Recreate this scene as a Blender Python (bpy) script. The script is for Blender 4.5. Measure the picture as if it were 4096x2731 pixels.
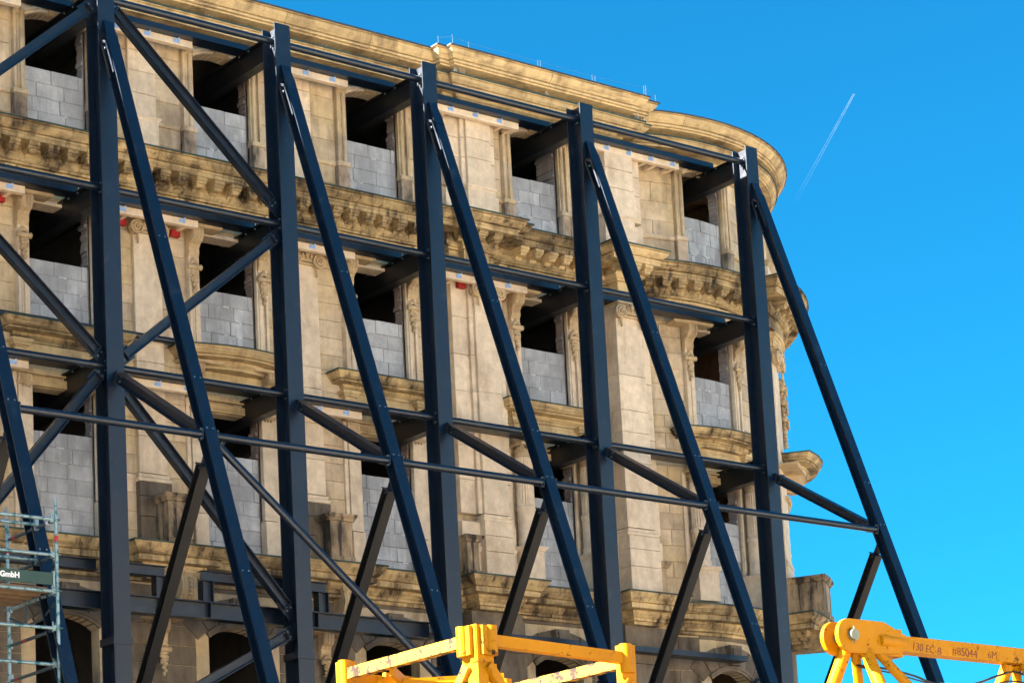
import bpy, math, random
from mathutils import Vector, Matrix
random.seed(7)
for o in list(bpy.data.objects): bpy.data.objects.remove(o)
S = bpy.context.scene
COL = S.collection
R_ = math.radians
# ------------------------------------------------------------------ camera
CAM = Vector((-19.07, -36.0, 1.7))
def cam_axes():
    a, b, c = R_(39.39070751), R_(9.28489418), R_(3.10077832)
    f = Vector((math.sin(a)*math.cos(b), math.cos(a)*math.cos(b), math.sin(b)))
    r = Vector((math.cos(a), -math.sin(a), 0))
    d = f.cross(r)
    return r*math.cos(c)+d*math.sin(c), d*math.cos(c)-r*math.sin(c), f
cr, cd, cf = cam_axes()
cam = bpy.data.cameras.new('camera'); co = bpy.data.objects.new('camera', cam); COL.objects.link(co)
m = Matrix.Identity(4)
for i in range(3):
    m[i][0] = cr[i]; m[i][1] = -cd[i]; m[i][2] = -cf[i]; m[i][3] = CAM[i]
co.matrix_world = m
cam.sensor_width = 36; cam.lens = 36*10390.9/4096
cam.shift_x = (2048-2227.34)/4096; cam.shift_y = (2754.34-1365.5)/4096
cam.clip_start = .5; cam.clip_end = 90000
S.camera = co
# ------------------------------------------------------------------ light
SUN_TO = Vector((-.79, .27, .58)).normalized()      # towards the sun: left of the facade, slightly behind it
el = math.asin(SUN_TO.z); az = math.atan2(SUN_TO.x, SUN_TO.y)
W = bpy.data.worlds.new('World'); S.world = W; W.use_nodes = True
nt = W.node_tree; nt.nodes.clear()
sky = nt.nodes.new('ShaderNodeTexSky'); sky.sky_type = 'NISHITA'; sky.sun_disc = False
sky.sun_elevation = el; sky.sun_rotation = az
sky.air_density = 1.0; sky.dust_density = .2; sky.ozone_density = 2.0; sky.altitude = 200
mul = nt.nodes.new('ShaderNodeMix'); mul.data_type = 'RGBA'; mul.blend_type = 'MULTIPLY'
mul.inputs[0].default_value = 1; mul.inputs[7].default_value = (.050, .140, .150, 1)   # normalises the sky before its contrast is raised
bg = nt.nodes.new('ShaderNodeBackground'); bg.inputs[1].default_value = .05
ow = nt.nodes.new('ShaderNodeOutputWorld')
nt.links.new(sky.outputs[0], mul.inputs[6]); gam = nt.nodes.new('ShaderNodeGamma'); gam.inputs[1].default_value = 1.0
scl = nt.nodes.new('ShaderNodeMix'); scl.data_type = 'RGBA'; scl.blend_type = 'MULTIPLY'; scl.inputs[0].default_value = 1; scl.inputs[7].default_value = (.50, 2.02, 2.60, 1)
nt.links.new(mul.outputs[2], gam.inputs[0]); nt.links.new(gam.outputs[0], scl.inputs[6]); nt.links.new(scl.outputs[2], bg.inputs[0]); nt.links.new(bg.outputs[0], ow.inputs[0])
sl = bpy.data.lights.new('sun', 'SUN'); sl.energy = 5.0; sl.angle = R_(.53); sl.color = (1, .93, .82)
so = bpy.data.objects.new('sun', sl); COL.objects.link(so)
so.rotation_euler = SUN_TO.to_track_quat('Z', 'Y').to_euler(); so.location = (-30, 10, 40)
S.view_settings.view_transform = 'Standard'; S.view_settings.look = 'None'
S.view_settings.exposure = 3.58; S.view_settings.gamma = 1
S.render.engine = 'CYCLES'
# ------------------------------------------------------------------ materials
def newmat(name):
    M = bpy.data.materials.new(name); M.use_nodes = True
    return M, M.node_tree.nodes, M.node_tree.links, M.node_tree.nodes['Principled BSDF']
def ramp(n, l, src, p0, p1, c0=(0,0,0,1), c1=(1,1,1,1)):
    r = n.new('ShaderNodeValToRGB'); e = r.color_ramp.elements
    e[0].position = p0; e[1].position = p1; e[0].color = c0; e[1].color = c1
    l.new(src, r.inputs[0]); return r.outputs[0]
def noise(n, l, vec, scale, detail=4, rough=.6, stretch=None):
    t = n.new('ShaderNodeTexNoise'); t.inputs['Scale'].default_value = scale
    t.inputs['Detail'].default_value = detail; t.inputs['Roughness'].default_value = rough
    if stretch:
        mp = n.new('ShaderNodeMapping'); mp.inputs['Scale'].default_value = stretch
        l.new(vec, mp.inputs['Vector']); vec = mp.outputs[0]
    l.new(vec, t.inputs['Vector']); return t.outputs['Fac']
def mixc(n, l, fac, a, b, mode='MIX'):
    x = n.new('ShaderNodeMix'); x.data_type = 'RGBA'; x.blend_type = mode
    for s, v in ((0, fac), (6, a), (7, b)):
        if isinstance(v, (int, float)): x.inputs[s].default_value = v
        elif isinstance(v, tuple): x.inputs[s].default_value = (*v[:3], 1)
        else: l.new(v, x.inputs[s])
    return x.outputs[2]
def stone(name, base, stain, amt, var=.16, streak=.5, bump=.35, alt=None, bscale=30, rough=.88, lay=0):
    """sandstone / concrete: tone differs from stone to stone, blotches, run marks, grain"""
    M, n, l, b = newmat(name)
    g = n.new('ShaderNodeNewGeometry').outputs['Position']
    oi = n.new('ShaderNodeObjectInfo').outputs['Random']
    cl = ramp(n, l, oi, 0, 1, tuple(c*(1-var) for c in base)+(1,), tuple(min(1, c*(1+var*.8)) for c in base)+(1,))
    if alt:
        f = ramp(n, l, noise(n, l, g, .9, 3, .6), .42, .62)
        cl = mixc(n, l, f, cl, alt)
    mid = ramp(n, l, noise(n, l, g, 5.5, 5, .65), .3, .75, (.78,.78,.78,1), (1.12,1.12,1.12,1))
    cl = mixc(n, l, 1, cl, mid, 'MULTIPLY')
    st = ramp(n, l, noise(n, l, g, 1.0, 5, .62, (2.2, 2.2, 1.0)), .56-.16*amt, .74-.1*amt)
    sk = ramp(n, l, noise(n, l, g, 1.0, 4, .55, (9, 9, .7)), .52, .72)
    mx = n.new('ShaderNodeMath'); mx.operation = 'MULTIPLY'; l.new(sk, mx.inputs[0]); mx.inputs[1].default_value = streak*amt
    ad = n.new('ShaderNodeMath'); ad.operation = 'ADD'; ad.use_clamp = True
    mm = n.new('ShaderNodeMath'); mm.operation = 'MULTIPLY'; l.new(st, mm.inputs[0]); mm.inputs[1].default_value = min(1, .35+amt*.6)
    l.new(mm.outputs[0], ad.inputs[0]); l.new(mx.outputs[0], ad.inputs[1])
    cl = mixc(n, l, ad.outputs[0], cl, stain)
    if lay:                                     # run-off soot lying in horizontal layers
        a_ = ramp(n, l, noise(n, l, g, 1.0, 5, .7, (.9, .9, 17)), .50, .66, (0,0,0,1), (lay, lay, lay, 1))
        b_ = ramp(n, l, noise(n, l, g, .55, 3, .6), .35, .6)
        mz = n.new('ShaderNodeMath'); mz.operation = 'MULTIPLY'; l.new(a_, mz.inputs[0]); l.new(b_, mz.inputs[1])
        cl = mixc(n, l, mz.outputs[0], cl, stain)
    gr = ramp(n, l, noise(n, l, g, bscale*3, 3, .7), .3, .7, (.9,.9,.9,1), (1.06,1.06,1.06,1))
    cl = mixc(n, l, 1, cl, gr, 'MULTIPLY')
    l.new(cl, b.inputs['Base Color']); b.inputs['Roughness'].default_value = rough
    bp = n.new('ShaderNodeBump'); bp.inputs['Strength'].default_value = bump; bp.inputs['Distance'].default_value = .02
    l.new(noise(n, l, g, bscale, 6, .7), bp.inputs['Height']); l.new(bp.outputs[0], b.inputs['Normal'])
    return M
def paint(name, base, rough=.4, spec=.5, metal=0, dirt=None, amt=.3, scale=6, bump=0):
    M, n, l, b = newmat(name)
    g = n.new('ShaderNodeNewGeometry').outputs['Position']
    v = ramp(n, l, noise(n, l, g, 2.3, 3, .6), .3, .7, tuple(c*.88 for c in base)+(1,), tuple(min(1,c*1.1) for c in base)+(1,))
    if dirt:
        f = ramp(n, l, noise(n, l, g, scale, 6, .72), .60-.12*amt, .66-.1*amt)
        v = mixc(n, l, f, v, dirt)
    l.new(v, b.inputs['Base Color'])
    rr = ramp(n, l, noise(n, l, g, 8, 4, .6), .3, .7, (rough*.85,)*3+(1,), (min(1, rough*1.2),)*3+(1,))
    l.new(rr, b.inputs['Roughness'])
    b.inputs['Metallic'].default_value = metal; b.inputs['Specular IOR Level'].default_value = spec
    if bump:
        bp = n.new('ShaderNodeBump'); bp.inputs['Strength'].default_value = bump; bp.inputs['Distance'].default_value = .01
        l.new(noise(n, l, g, 25, 4, .6), bp.inputs['Height']); l.new(bp.outputs[0], b.inputs['Normal'])
    return M
SW = stone('wall_sandstone', (.62, .50, .36), (.15, .10, .065), .46, var=.22, alt=(.60, .465, .27))
SP = stone('pilaster_sandstone', (.76, .63, .475), (.32, .22, .14), .30, var=.08)
SC = stone('weathered_cornice_stone', (.56, .41, .21), (.045, .028, .017), .86, var=.26, streak=.7, bump=.5, bscale=16, lay=.85)
SG = stone('golden_cornice_stone', (.66, .49, .26), (.12, .07, .035), .48, var=.14, streak=.5, bscale=16, lay=.75)
SL = stone('shade_toned_lower_sandstone', (.19, .152, .112), (.045, .034, .025), .65, var=.14)  # deep shade of the ground floor is put into this darker base colour
SJ = stone('sooty_plinth', (.56, .43, .31), (.045, .036, .03), .85, var=.1)
SD = stone('sooty_pedestal_stone', (.46, .34, .21), (.035, .028, .024), 1.0, var=.08, streak=1)
SO = stone('carved_ornament_stone', (.58, .44, .27), (.20, .12, .06), .4, var=.08)
BL = stone('concrete_block', (.47, .49, .52), (.25, .26, .28), .85, var=.17, bump=.6, bscale=45)
MO = stone('mortar', (.30, .31, .33), (.2, .2, .22), .4, var=.05)
MW = stone('mortar_splash', (.80, .82, .86), (.6, .62, .66), .3, var=.05)
MS = stone('mortar_smear', (.56, .58, .62), (.4, .42, .45), .5, var=.08)
BR = stone('rough_brick', (.26, .19, .165), (.33, .32, .34), .7, var=.3, bump=.9, bscale=20)
PL = stone('rough_plaster', (.30, .29, .31), (.12, .09, .08), .5, var=.1, bump=.9, bscale=12)
IN = stone('interior_charcoal', (.11, .10, .095), (.06, .055, .05), .5)  # plain dark charcoal tone for the rooms behind the openings
IC = stone('interior_ceiling_boards', (.42, .26, .15), (.12, .08, .05), .5)
CU = stone('copper_flashing', (.045, .085, .065), (.012, .016, .014), .9, streak=.3, rough=.6)
LE = paint('lead_flashing', (.045, .052, .065), .55)
ST = paint('dark_blue_steel_paint', (.0022, .0085, .0215), .38, .62, 0, (.012, .022, .034), .1, 3)
ST2 = paint('dark_steel_paint_brace', (.006, .007, .009), .40, .5)
BO = paint('galvanised_bolt', (.10, .16, .20), .4, .5, .3)
TI = stone('fresh_timber', (.90, .72, .53), (.70, .48, .29), .15, var=.1, rough=.7, bump=.15)
BK = paint('galvanised_bracket', (.36, .55, .90), .4, .6, .35)
WR = paint('weathered_wire', (.10, .12, .15), .5)
RD = paint('red_plastic', (.38, .014, .016), .5)
YE = paint('yellow_crane_paint', (.42, .180, .001), .5, .15, 0, (.03, .011, .004), .0, 8, .1)
YR = paint('rusty_yellow_paint', (.52, .24, .008), .55, .35, 0, (.022, .009, .004), 1.0, 9, .2)
GA = paint('galvanised_scaffold_tube', (.24, .34, .37), .40, .5, .4, (.02, .13, .14), .8, 9)
GB = paint('dark_scaffold_tube', (.03, .06, .085), .45, .5, .2)
GR = paint('dark_green_board', (.010, .050, .038), .45, .5)
PB = stone('plywood_deck', (.24, .16, .09), (.10, .07, .05), .5)
WH = paint('white_lettering', (.85, .87, .88), .5)
INK = paint('red_crayon', (.13, .018, .010), .7)
PIN = paint('steel_pin', (.20, .22, .17), .45, .6, .6, (.15, .17, .12), .4, 30)
CB = paint('black_cable', (.012, .014, .018), .5)
# ------------------------------------------------------------------ mesh helpers
class MB:
    def __init__(s): s.v = []; s.f = []; s.sm = []
    def add(s, vs, fs, smooth=False):
        o = len(s.v); s.v += [tuple(p) for p in vs]
        for f in fs: s.f.append(tuple(i+o for i in f)); s.sm.append(smooth)
    def hexa(s, p):          # 8 points: bottom ring 0-3, top ring 4-7
        s.add(p, [(3,2,1,0), (4,5,6,7), (0,1,5,4), (1,2,6,5), (2,3,7,6), (3,0,4,7)])
    def box(s, x0, x1, y0, y1, z0, z1):
        s.hexa([(x0,y0,z0),(x1,y0,z0),(x1,y1,z0),(x0,y1,z0),(x0,y0,z1),(x1,y0,z1),(x1,y1,z1),(x0,y1,z1)])
    def mbox(s, F, u0, u1, d0, d1, z0, z1, ch=0.0):
        """box on the facade map F; d1 is the outer face; ch = chamfer of the outer face"""
        n = 1 if F is FL else max(1, int(abs(u1-u0)/.35))
        for k in range(n):
            a = u0+(u1-u0)*k/n; b = u0+(u1-u0)*(k+1)/n
            if ch:
                ca = ch if k == 0 else 0; cb = ch if k == n-1 else 0
                P = [F(a,d0,z0),F(b,d0,z0),F(b,d0,z1),F(a,d0,z1),F(a,d1-ch,z0),F(b,d1-ch,z0),F(b,d1-ch,z1),F(a,d1-ch,z1),
                     F(a+ca,d1,z0+ch),F(b-cb,d1,z0+ch),F(b-cb,d1,z1-ch),F(a+ca,d1,z1-ch)]
                s.add(P, [(0,3,2,1),(0,1,5,4),(2,3,7,6),(1,2,6,5),(3,0,4,7),(4,5,9,8),(5,6,10,9),(6,7,11,10),(7,4,8,11),(8,9,10,11)])
            else:
                s.hexa([F(a,d1,z0),F(b,d1,z0),F(b,d0,z0),F(a,d0,z0),F(a,d1,z1),F(b,d1,z1),F(b,d0,z1),F(a,d0,z1)])
    def tube(s, p0, p1, r, n=12, r2=None, cap=True):
        p0 = Vector(p0); p1 = Vector(p1); a = (p1-p0).normalized()
        t = Vector((0,0,1)) if abs(a.z) < .9 else Vector((1,0,0))
        x = a.cross(t).normalized(); y = a.cross(x); r2 = r if r2 is None else r2
        P = []
        for (c, rr) in ((p0, r), (p1, r2)):
            for k in range(n):
                w = 2*math.pi*k/n; P.append(c+x*math.cos(w)*rr+y*math.sin(w)*rr)
        s.add(P, [(k, (k+1) % n, n+(k+1) % n, n+k) for k in range(n)], True)
        if cap: s.add(P[:n], [tuple(range(n))[::-1]]); s.add(P[n:], [tuple(range(n))])
    def obox(s, p0, p1, n, h, b):
        """bar from p0 to p1; h = size along n, b = size across"""
        p0 = Vector(p0); p1 = Vector(p1); a = (p1-p0).normalized(); n = Vector(n); n = (n-a*n.dot(a)).normalized(); w = a.cross(n)
        P = []
        for c in (p0, p1):
            for (i, j) in ((-1,-1), (1,-1), (1,1), (-1,1)): P.append(c+n*(i*h/2)+w*(j*b/2))
        s.hexa(P)
    def ibeam(s, p0, p1, n, h, b, tf, tw):
        p0 = Vector(p0); p1 = Vector(p1); a = (p1-p0).normalized(); n = Vector(n); n = (n-a*n.dot(a)).normalized()
        s.obox(p0+n*(h-tf)/2, p1+n*(h-tf)/2, n, tf, b); s.obox(p0-n*(h-tf)/2, p1-n*(h-tf)/2, n, tf, b)
        s.obox(p0, p1, n, h-2*tf, tw)
    def prism(s, poly, ax, t0, t1):
        """poly = 2-D points, ax(a, b, t) -> 3-D point"""
        n = len(poly); P = [ax(a, b, t0) for a, b in poly]+[ax(a, b, t1) for a, b in poly]
        s.add(P, [tuple(range(n))[::-1], tuple(range(n, 2*n))]+[(k, (k+1) % n, n+(k+1) % n, n+k) for k in range(n)])
    def mold(s, F, u0, u1, prof, base=0.0, L=True, R=True, back=-.04, bow=None, dz=0.0):
        n = 1 if (F is FL and not bow) else max(2, int((u1-u0)/.25))
        secs = []
        if L: secs.append([(u0-d, back, z) for d, z in prof])
        for k in range(n+1):
            row = []
            for d, z in prof:
                a = u0-(d if L else 0); b = u1+(d if R else 0); u = a+(b-a)*k/n
                row.append((u, base+d+(bow(2*k/n-1) if bow and d > .02 else 0), z))
            secs.append(row)
        if R: secs.append([(u1+d, back, z) for d, z in prof])
        m = len(prof); P = [F(u, d, z+dz) for r in secs for u, d, z in r]; fs = []
        for i in range(len(secs)-1):
            for j in range(m-1): fs.append((i*m+j, i*m+j+1, (i+1)*m+j+1, (i+1)*m+j))
        s.add(P, fs)
        for idx, sec in ((0, secs[0]), (1, secs[-1])):
            if (idx == 0 and not L) or (idx == 1 and not R):
                pts = [F(u, d, z+dz) for u, d, z in sec]+[F(sec[-1][0], back, sec[-1][2]+dz), F(sec[0][0], back, sec[0][2]+dz)]
                s.add(pts, [tuple(range(len(pts)))])
    def lathe(s, c, prof, n=20, flute=0, F=None):
        """prof = (r, z) ; c = base centre (x, y)"""
        P = []; m = len(prof)
        for r, z in prof:
            for k in range(n):
                w = 2*math.pi*k/n; rr = r-(flute if (flute and r > 0 and k % 2) else 0)
                P.append((c[0]+rr*math.cos(w), c[1]+rr*math.sin(w), z))
        s.add(P, [(i*n+k, i*n+(k+1) % n, (i+1)*n+(k+1) % n, (i+1)*n+k) for i in range(m-1) for k in range(n)], flute == 0)
    def disc(s, F, u, d0, d1, z, r, n=16, r2=None):
        """cylinder whose axis stands out of the wall"""
        r2 = r if r2 is None else r2
        P = [F(u+r*math.cos(2*math.pi*k/n), d0, z+r*math.sin(2*math.pi*k/n)) for k in range(n)]
        P += [F(u+r2*math.cos(2*math.pi*k/n), d1, z+r2*math.sin(2*math.pi*k/n)) for k in range(n)]
        s.add(P, [(k, (k+1) % n, n+(k+1) % n, n+k) for k in range(n)]+[tuple(range(n, 2*n))])
    def ball(s, F, u, d, z, ru, rd, rz, n=10, m=6):
        P = []
        for i in range(m+1):
            a = math.pi*i/m
            for k in range(n):
                w = 2*math.pi*k/n; P.append(F(u+ru*math.sin(a)*math.cos(w), d+rd*math.sin(a)*math.sin(w), z+rz*math.cos(a)))
        s.add(P, [(i*n+k, i*n+(k+1) % n, (i+1)*n+(k+1) % n, (i+1)*n+k) for i in range(m) for k in range(n)], True)
    def ring(s, F, u, d, z, R, r, n=18, m=6, a0=0, a1=2*math.pi):
        P = []; full = abs(a1-a0) > 6.2; N = n if full else n+1
        for i in range(N):
            w = a0+(a1-a0)*i/n
            for k in range(m):
                q = 2*math.pi*k/m; rr = R+r*math.cos(q); P.append(F(u+rr*math.cos(w), d+r*math.sin(q), z+rr*math.sin(w)))
        s.add(P, [((i % N)*m+k, (i % N)*m+(k+1) % m, ((i+1) % N)*m+(k+1) % m, ((i+1) % N)*m+k) for i in range(n) for k in range(m)], True)
    def build(s, name, mat, parent=None):
        me = bpy.data.meshes.new(name); me.from_pydata(s.v, [], s.f); me.materials.append(mat)
        me.polygons.foreach_set('use_smooth', s.sm); me.update()
        import bmesh
        b = bmesh.new(); b.from_mesh(me); bmesh.ops.recalc_face_normals(b, faces=b.faces); b.to_mesh(me); b.free()
        o = bpy.data.objects.new(name, me); COL.objects.link(o)
        if parent is not None:
            o.parent = parent; o.matrix_parent_inverse = parent.matrix_basis.inverted()
        return o
def tag(o, label, cat, group=None):
    o['label'] = label; o['category'] = cat
    if group: o['group'] = group
    return o
def empty(name, label, cat, loc=(0,0,0), group=None):
    o = bpy.data.objects.new(name, None); COL.objects.link(o); o.location = loc; o.empty_display_size = .2
    bpy.context.view_layer.update() if False else None
    return tag(o, label, cat, group)
def struct(o, kind='structure'): o['kind'] = kind; return o
def FL(u, d, z): return (u, -d, z)                    # flat facade
TX, TY, TR = 14.5, 3.65, 3.75                          # round corner: centre and wall radius
def FT(u, d, z):
    t = u/TR; return (TX+(TR+d)*math.sin(t), TY-(TR+d)*math.cos(t), z)
# ------------------------------------------------------------------ ground
g = MB(); g.add([(-3000,-3000,0),(3000,-3000,0),(3000,3000,0),(-3000,3000,0)], [(0,1,2,3)])
GD = stone('dark_earth_ground', (.13, .105, .08), (.09, .07, .05), .3)  # dark earth, kept low in tone to cut bounce light from below
struct(g.build('ground', GD))
g = MB(); g.box(-200, 200, -69, -40, -.1, .012); struct(g.build('bounce_paved_square', stone('pale_paving', (.56, .48, .37), (.42, .36, .28), .3)))  # unseen pale paving, added to bounce sunlight onto the shaded facade
# ------------------------------------------------------------------ pale houses added unseen behind the camera, to bounce light onto the facade
OW = stone('pale_render', (.80, .72, .60), (.6, .52, .42), .15)
def bounce_house(x0, x1, h, lab):
    k = MB(); k.box(x0, x1, -82, -70, 0, h); o = k.build('house', OW); tag(o, lab, 'house', 'unseen houses added behind the camera to bounce light')
    r = MB(); r.hexa([(x0-.4,-82.4,h),(x1+.4,-82.4,h),(x1+.4,-69.6,h),(x0-.4,-69.6,h),(x0,-77,h+4),(x1,-77,h+4),(x1,-75,h+4),(x0,-75,h+4)]); r.build('roof', LE, o)
    wd = MB(); 
    for i in range(int((x1-x0)/3.4)):
        for j in range(int(h/3.6)): wd = MB(); xx = x0+1.3+i*3.4; zz = 1.2+j*3.6; wd.box(xx, xx+1.2, -70.02, -69.96, zz, zz+1.9); wd.build('window', LE, o)
# ------------------------------------------------------------------ the building
BLD = empty('building', 'retained old sandstone facade with round corner, carved cornices and blocked-up windows', 'building', (6, 0, 0))
WX = {0: -2.58, 1: .575, 2: 3.735, 3: 6.88, 4: 10.6}   # window centres on the flat front
U5, U6 = .32, 3.55                                     # window centres on the round corner (arc metres)
HW = .565
ROWS = {1: (17.80, 19.79, .145), 2: (14.60, 16.66, 0), 3: (11.10, 13.56, 0), 4: (5.5, 9.72, .19)}  # sill, spring, rise
ZB, ZT = 0.0, 20.43
def arc(uc, hw, zs, rise, n=10):
    if rise == 0: return [(uc-hw, zs), (uc+hw, zs)]
    Rr = (hw*hw+rise*rise)/(2*rise); c = zs+rise-Rr; a = math.asin(hw/Rr)
    return [(uc+Rr*math.sin(-a+2*a*k/n), c+Rr*math.cos(-a+2*a*k/n)) for k in range(n+1)]
def wallmesh(F, name, ulo, uhi, cs, thick=.27):
    w = MB(); e = ulo
    D0, D1 = -thick, -.02
    for c in cs:
        w.mbox(F, e, c-HW, D0, D1, ZB, ZT); e = c+HW
        segs = [(ZB, ROWS[4][0])]
        for r, rr in ((4, 3), (3, 2), (2, 1)): segs.append((ROWS[r][1]+ROWS[r][2], ROWS[rr][0]))
        segs.append((ROWS[1][1]+ROWS[1][2], ZT))
        for a, b in segs: w.mbox(F, c-HW, c+HW, D0, D1, a, b)
        for r in (1, 4):
            pts = arc(c, HW, ROWS[r][1], ROWS[r][2]); top = ROWS[r][1]+ROWS[r][2]
            for k in range(len(pts)-1):
                (a, za), (b, zb) = pts[k], pts[k+1]
                if top-min(za, zb) > .002: w.hexa([F(a,D1,za),F(b,D1,zb),F(b,D0,zb),F(a,D0,za),F(a,D1,top+.001),F(b,D1,top+.001),F(b,D0,top+.001),F(a,D0,top+.001)])
    w.mbox(F, e, uhi, D0, D1, ZB, ZT)
    return w.build(name, SW, BLD)
WALL = wallmesh(FL, 'wall', -4.2, 12.93, [WX[k] for k in range(5)])
k = MB(); k.box(-44, -4.21, .02, .3, 0, 20.43); k.box(-44, -4.21, .3, 6.2, 20.43, 20.66); k.box(-44, -4.21, 6, 6.2, 0, 20.43); k.mold(FL, -44, -4.21, [(0,20.69),(.82,20.69),(.82,20.665),(.67,20.5),(.64,20.42),(.3,20.41),(.3,20.3),(.6,20.28),(.48,20.12),(.1,20.0),(0,19.95)], 0, False, False)
k.build('wall_continuation', SW, BLD)
TOWER = wallmesh(FT, 'round_corner_wall', -2.0, 9.5, [U5, U6, 6.8])
# ---- ashlar stones: every stone an object of its own, a child of its wall
NST = [0]
def st(F, u0, u1, z0, z1, d=0.0, mat=SW, par=None, back=-.05, name='stone'):
    b = MB(); b.mbox(F, u0+.005, u1-.005, back, d+random.uniform(-.003, .003), z0+.005, z1-.005, .007)
    NST[0] += 1
    return b.build(name, mat, par or (TOWER if F is FT else WALL))
def stones(F, u0, u1, z0, z1, course, ref, d=0.0, mat=SW, split=.95, back=-.05, alt=0):
    k0 = math.floor((z0-ref)/course); z = ref+k0*course; i = k0
    while z < z1-.01:
        a, b = max(z, z0), min(z+course, z1)
        if b-a > .05:
            w = u1-u0
            if w > split:
                cuts = [u0+w*(.38 if i % 2 else .62)]
                if w > 2*split: cuts = [u0+w*(.3 if i % 2 else .36), u0+w*(.66 if i % 2 else .72)]
            else: cuts = []
            e = u0
            for c in cuts+[u1]: st(F, e, c, a, b, d, mat, None, back); e = c
        z += course; i += 1
# profiles (d, z): top to bottom
P_ROOF = [(0,20.69),(.82,20.69),(.82,20.665),(.77,20.66),(.77,20.65),(.80,20.64),(.775,20.60),(.73,20.55),(.69,20.515),(.64,20.51),(.64,20.495),(.68,20.49),(.67,20.455),(.62,20.45),(.62,20.42),(.33,20.41)]
P_C2 = [(.28,20.30),(.60,20.285),(.60,20.26),(.56,20.255),(.56,20.245),(.585,20.235),(.55,20.19),(.50,20.155),(.45,20.15),(.45,20.138),(.49,20.132),(.48,20.105),(.44,20.11),(.22,20.10),(.20,20.06),(.16,20.04),(.13,20.0),(.08,19.985),(.08,19.96),(.0,19.955)]
P_MID = [(0,17.83),(.57,17.78),(.57,17.755),(.52,17.75),(.52,17.74),(.555,17.73),(.54,17.70),(.50,17.655),(.46,17.625),(.41,17.62),(.41,17.607),(.45,17.60),(.45,17.57),(.43,17.555),(.43,17.50),(.10,17.49),(.13,17.34),(.16,17.335),(.155,17.29),(.12,17.25),(.09,17.235),(.09,17.205),(.03,17.20),(.03,16.965)]
P_ARC = [(.03,16.965),(.10,16.96),(.10,16.925),(.08,16.90),(.06,16.895),(.06,16.83),(.04,16.825),(.04,16.75),(.02,16.745),(.02,16.685),(0,16.68)]
P_LOW = [(0,11.14),(.50,11.08),(.50,11.055),(.49,11.04),(.47,11.0),(.42,10.94),(.39,10.905),(.34,10.90),(.34,10.885),(.37,10.88),(.365,10.80),(.34,10.795),(.20,10.79),(.19,10.74),(.15,10.69),(.11,10.66),(.11,10.62),(.06,10.61),(.06,10.555),(0,10.55)]
P_HOOD = [(0,14.62),(.38,14.57),(.38,14.55),(.37,14.535),(.345,14.49),(.30,14.445),(.255,14.44),(.255,14.428),(.29,14.42),(.28,14.40),(.12,14.39),(.12,14.35),(.09,14.32),(.06,14.30),(.06,14.26),(.0,14.25)]
P_CAP = [(0,.10),(.07,.10),(.07,.08),(.055,.05),(.035,.03),(.03,0),(0,0)]
def shift(p, z, k=1): return [(d*k, zz+z) for d, zz in p]
def run(F, name, pieces, prof, mat, joint=1.15, flash=None, fname='flashing'):
    """a moulded course cut into its stones; pieces = (u0, u1, base, L, R)"""
    core = MB(); zs = [z for d, z in prof]
    for i, (u0, u1, base, L, Rr) in enumerate(pieces):
        core.mbox(F, u0+.01, u1-.01, -.06, max(0, base-.02), min(zs)+.012, max(d_z[1] for d_z in prof)-.03) if base > .02 else core.mbox(F, u0, u1, -.06, -.022, min(zs)+.01, max(zs)-.02)
    par = core.build(name, mat, BLD)
    for i, (u0, u1, base, L, Rr) in enumerate(pieces):
        n = max(1, round((u1-u0)/joint)); w = (u1-u0)/n
        for k in range(n):
            a = u0+k*w; b = a+w; b_ = MB()
            b_.mold(F, a+(0 if k == 0 else .004), b-(0 if k == n-1 else .004), prof, base+random.uniform(-.004, .004), L and k == 0, Rr and k == n-1, dz=.003*(i % 2)+random.uniform(-.002, .002))
            b_.build(name+'_stone', mat, par)
    if flash:
        d, z, t, fm = flash
        fb = MB()
        for i, (u0, u1, base, L, Rr) in enumerate(pieces):
            fb.mold(F, u0, u1, [(0, z+t+.01), (d+.018, z+t), (d+.018, z-.016), (d+.004, z-.016)], base, L, Rr, dz=.003*(i % 2))
        fb.build(fname, fm, par)
    return par
# ---- roof cornice, with the forward breaks of the middle bay
flat = [(-4.2, 7.73, 0, False, False), (7.0, 13.0, .20, True, False), (7.15, 11.85, .345, True, True)]
flat = [(-4.2, 8.0, 0, False, False), (7.92, 12.1, .20, True, True), (8.08, 11.85, .335, True, True)]
roofp = [(-4.2, 8.2, 0, False, False), (8.52, 12.15, .20, True, True), (8.73, 11.80, .335, True, True)]
run(FL, 'roof_cornice', roofp, P_ROOF, SG, 1.9, (.82, 20.69, .012, LE))
c2p = [(-4.2, 8.3, 0, False, False), (8.42, 12.30, .22, True, True), (8.66, 12.08, .31, True, True)]
run(FL, 'upper_cornice', c2p, P_C2, SG, 1.35, (.60, 20.29, .012, CU))
run(FT, 'curved_roof_cornice', [(-2.0, 9.4, 0, False, False)], P_ROOF, SG, 1.45, (.82, 20.69, .012, LE))
run(FT, 'curved_upper_cornice', [(-2.0, 9.4, 0, False, False)], P_C2, SG, 1.05, (.60, 20.29, .012, CU))
for F, a, b, base in ((FL, -4.2, 8.6, 0), (FL, 8.6, 12.4, .2), (FT, -2, 9.4, 0)):     # blocking course between the two cornices
    x = a; 
    while x < b-.01:
        y = min(b, x+1.32); st(F, x, y, 20.30, 20.425, .29+base, SG, None, -.05, 'frieze_stone'); x = y
# small moulded blocks over the pilasters
for u in (1.72, 4.92):
    b = MB(); b.mold(FL, u, u+.5, shift(P_CAP, 20.0, 2.2), .1); b.build('corbel_block', SG, BLD)
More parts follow.
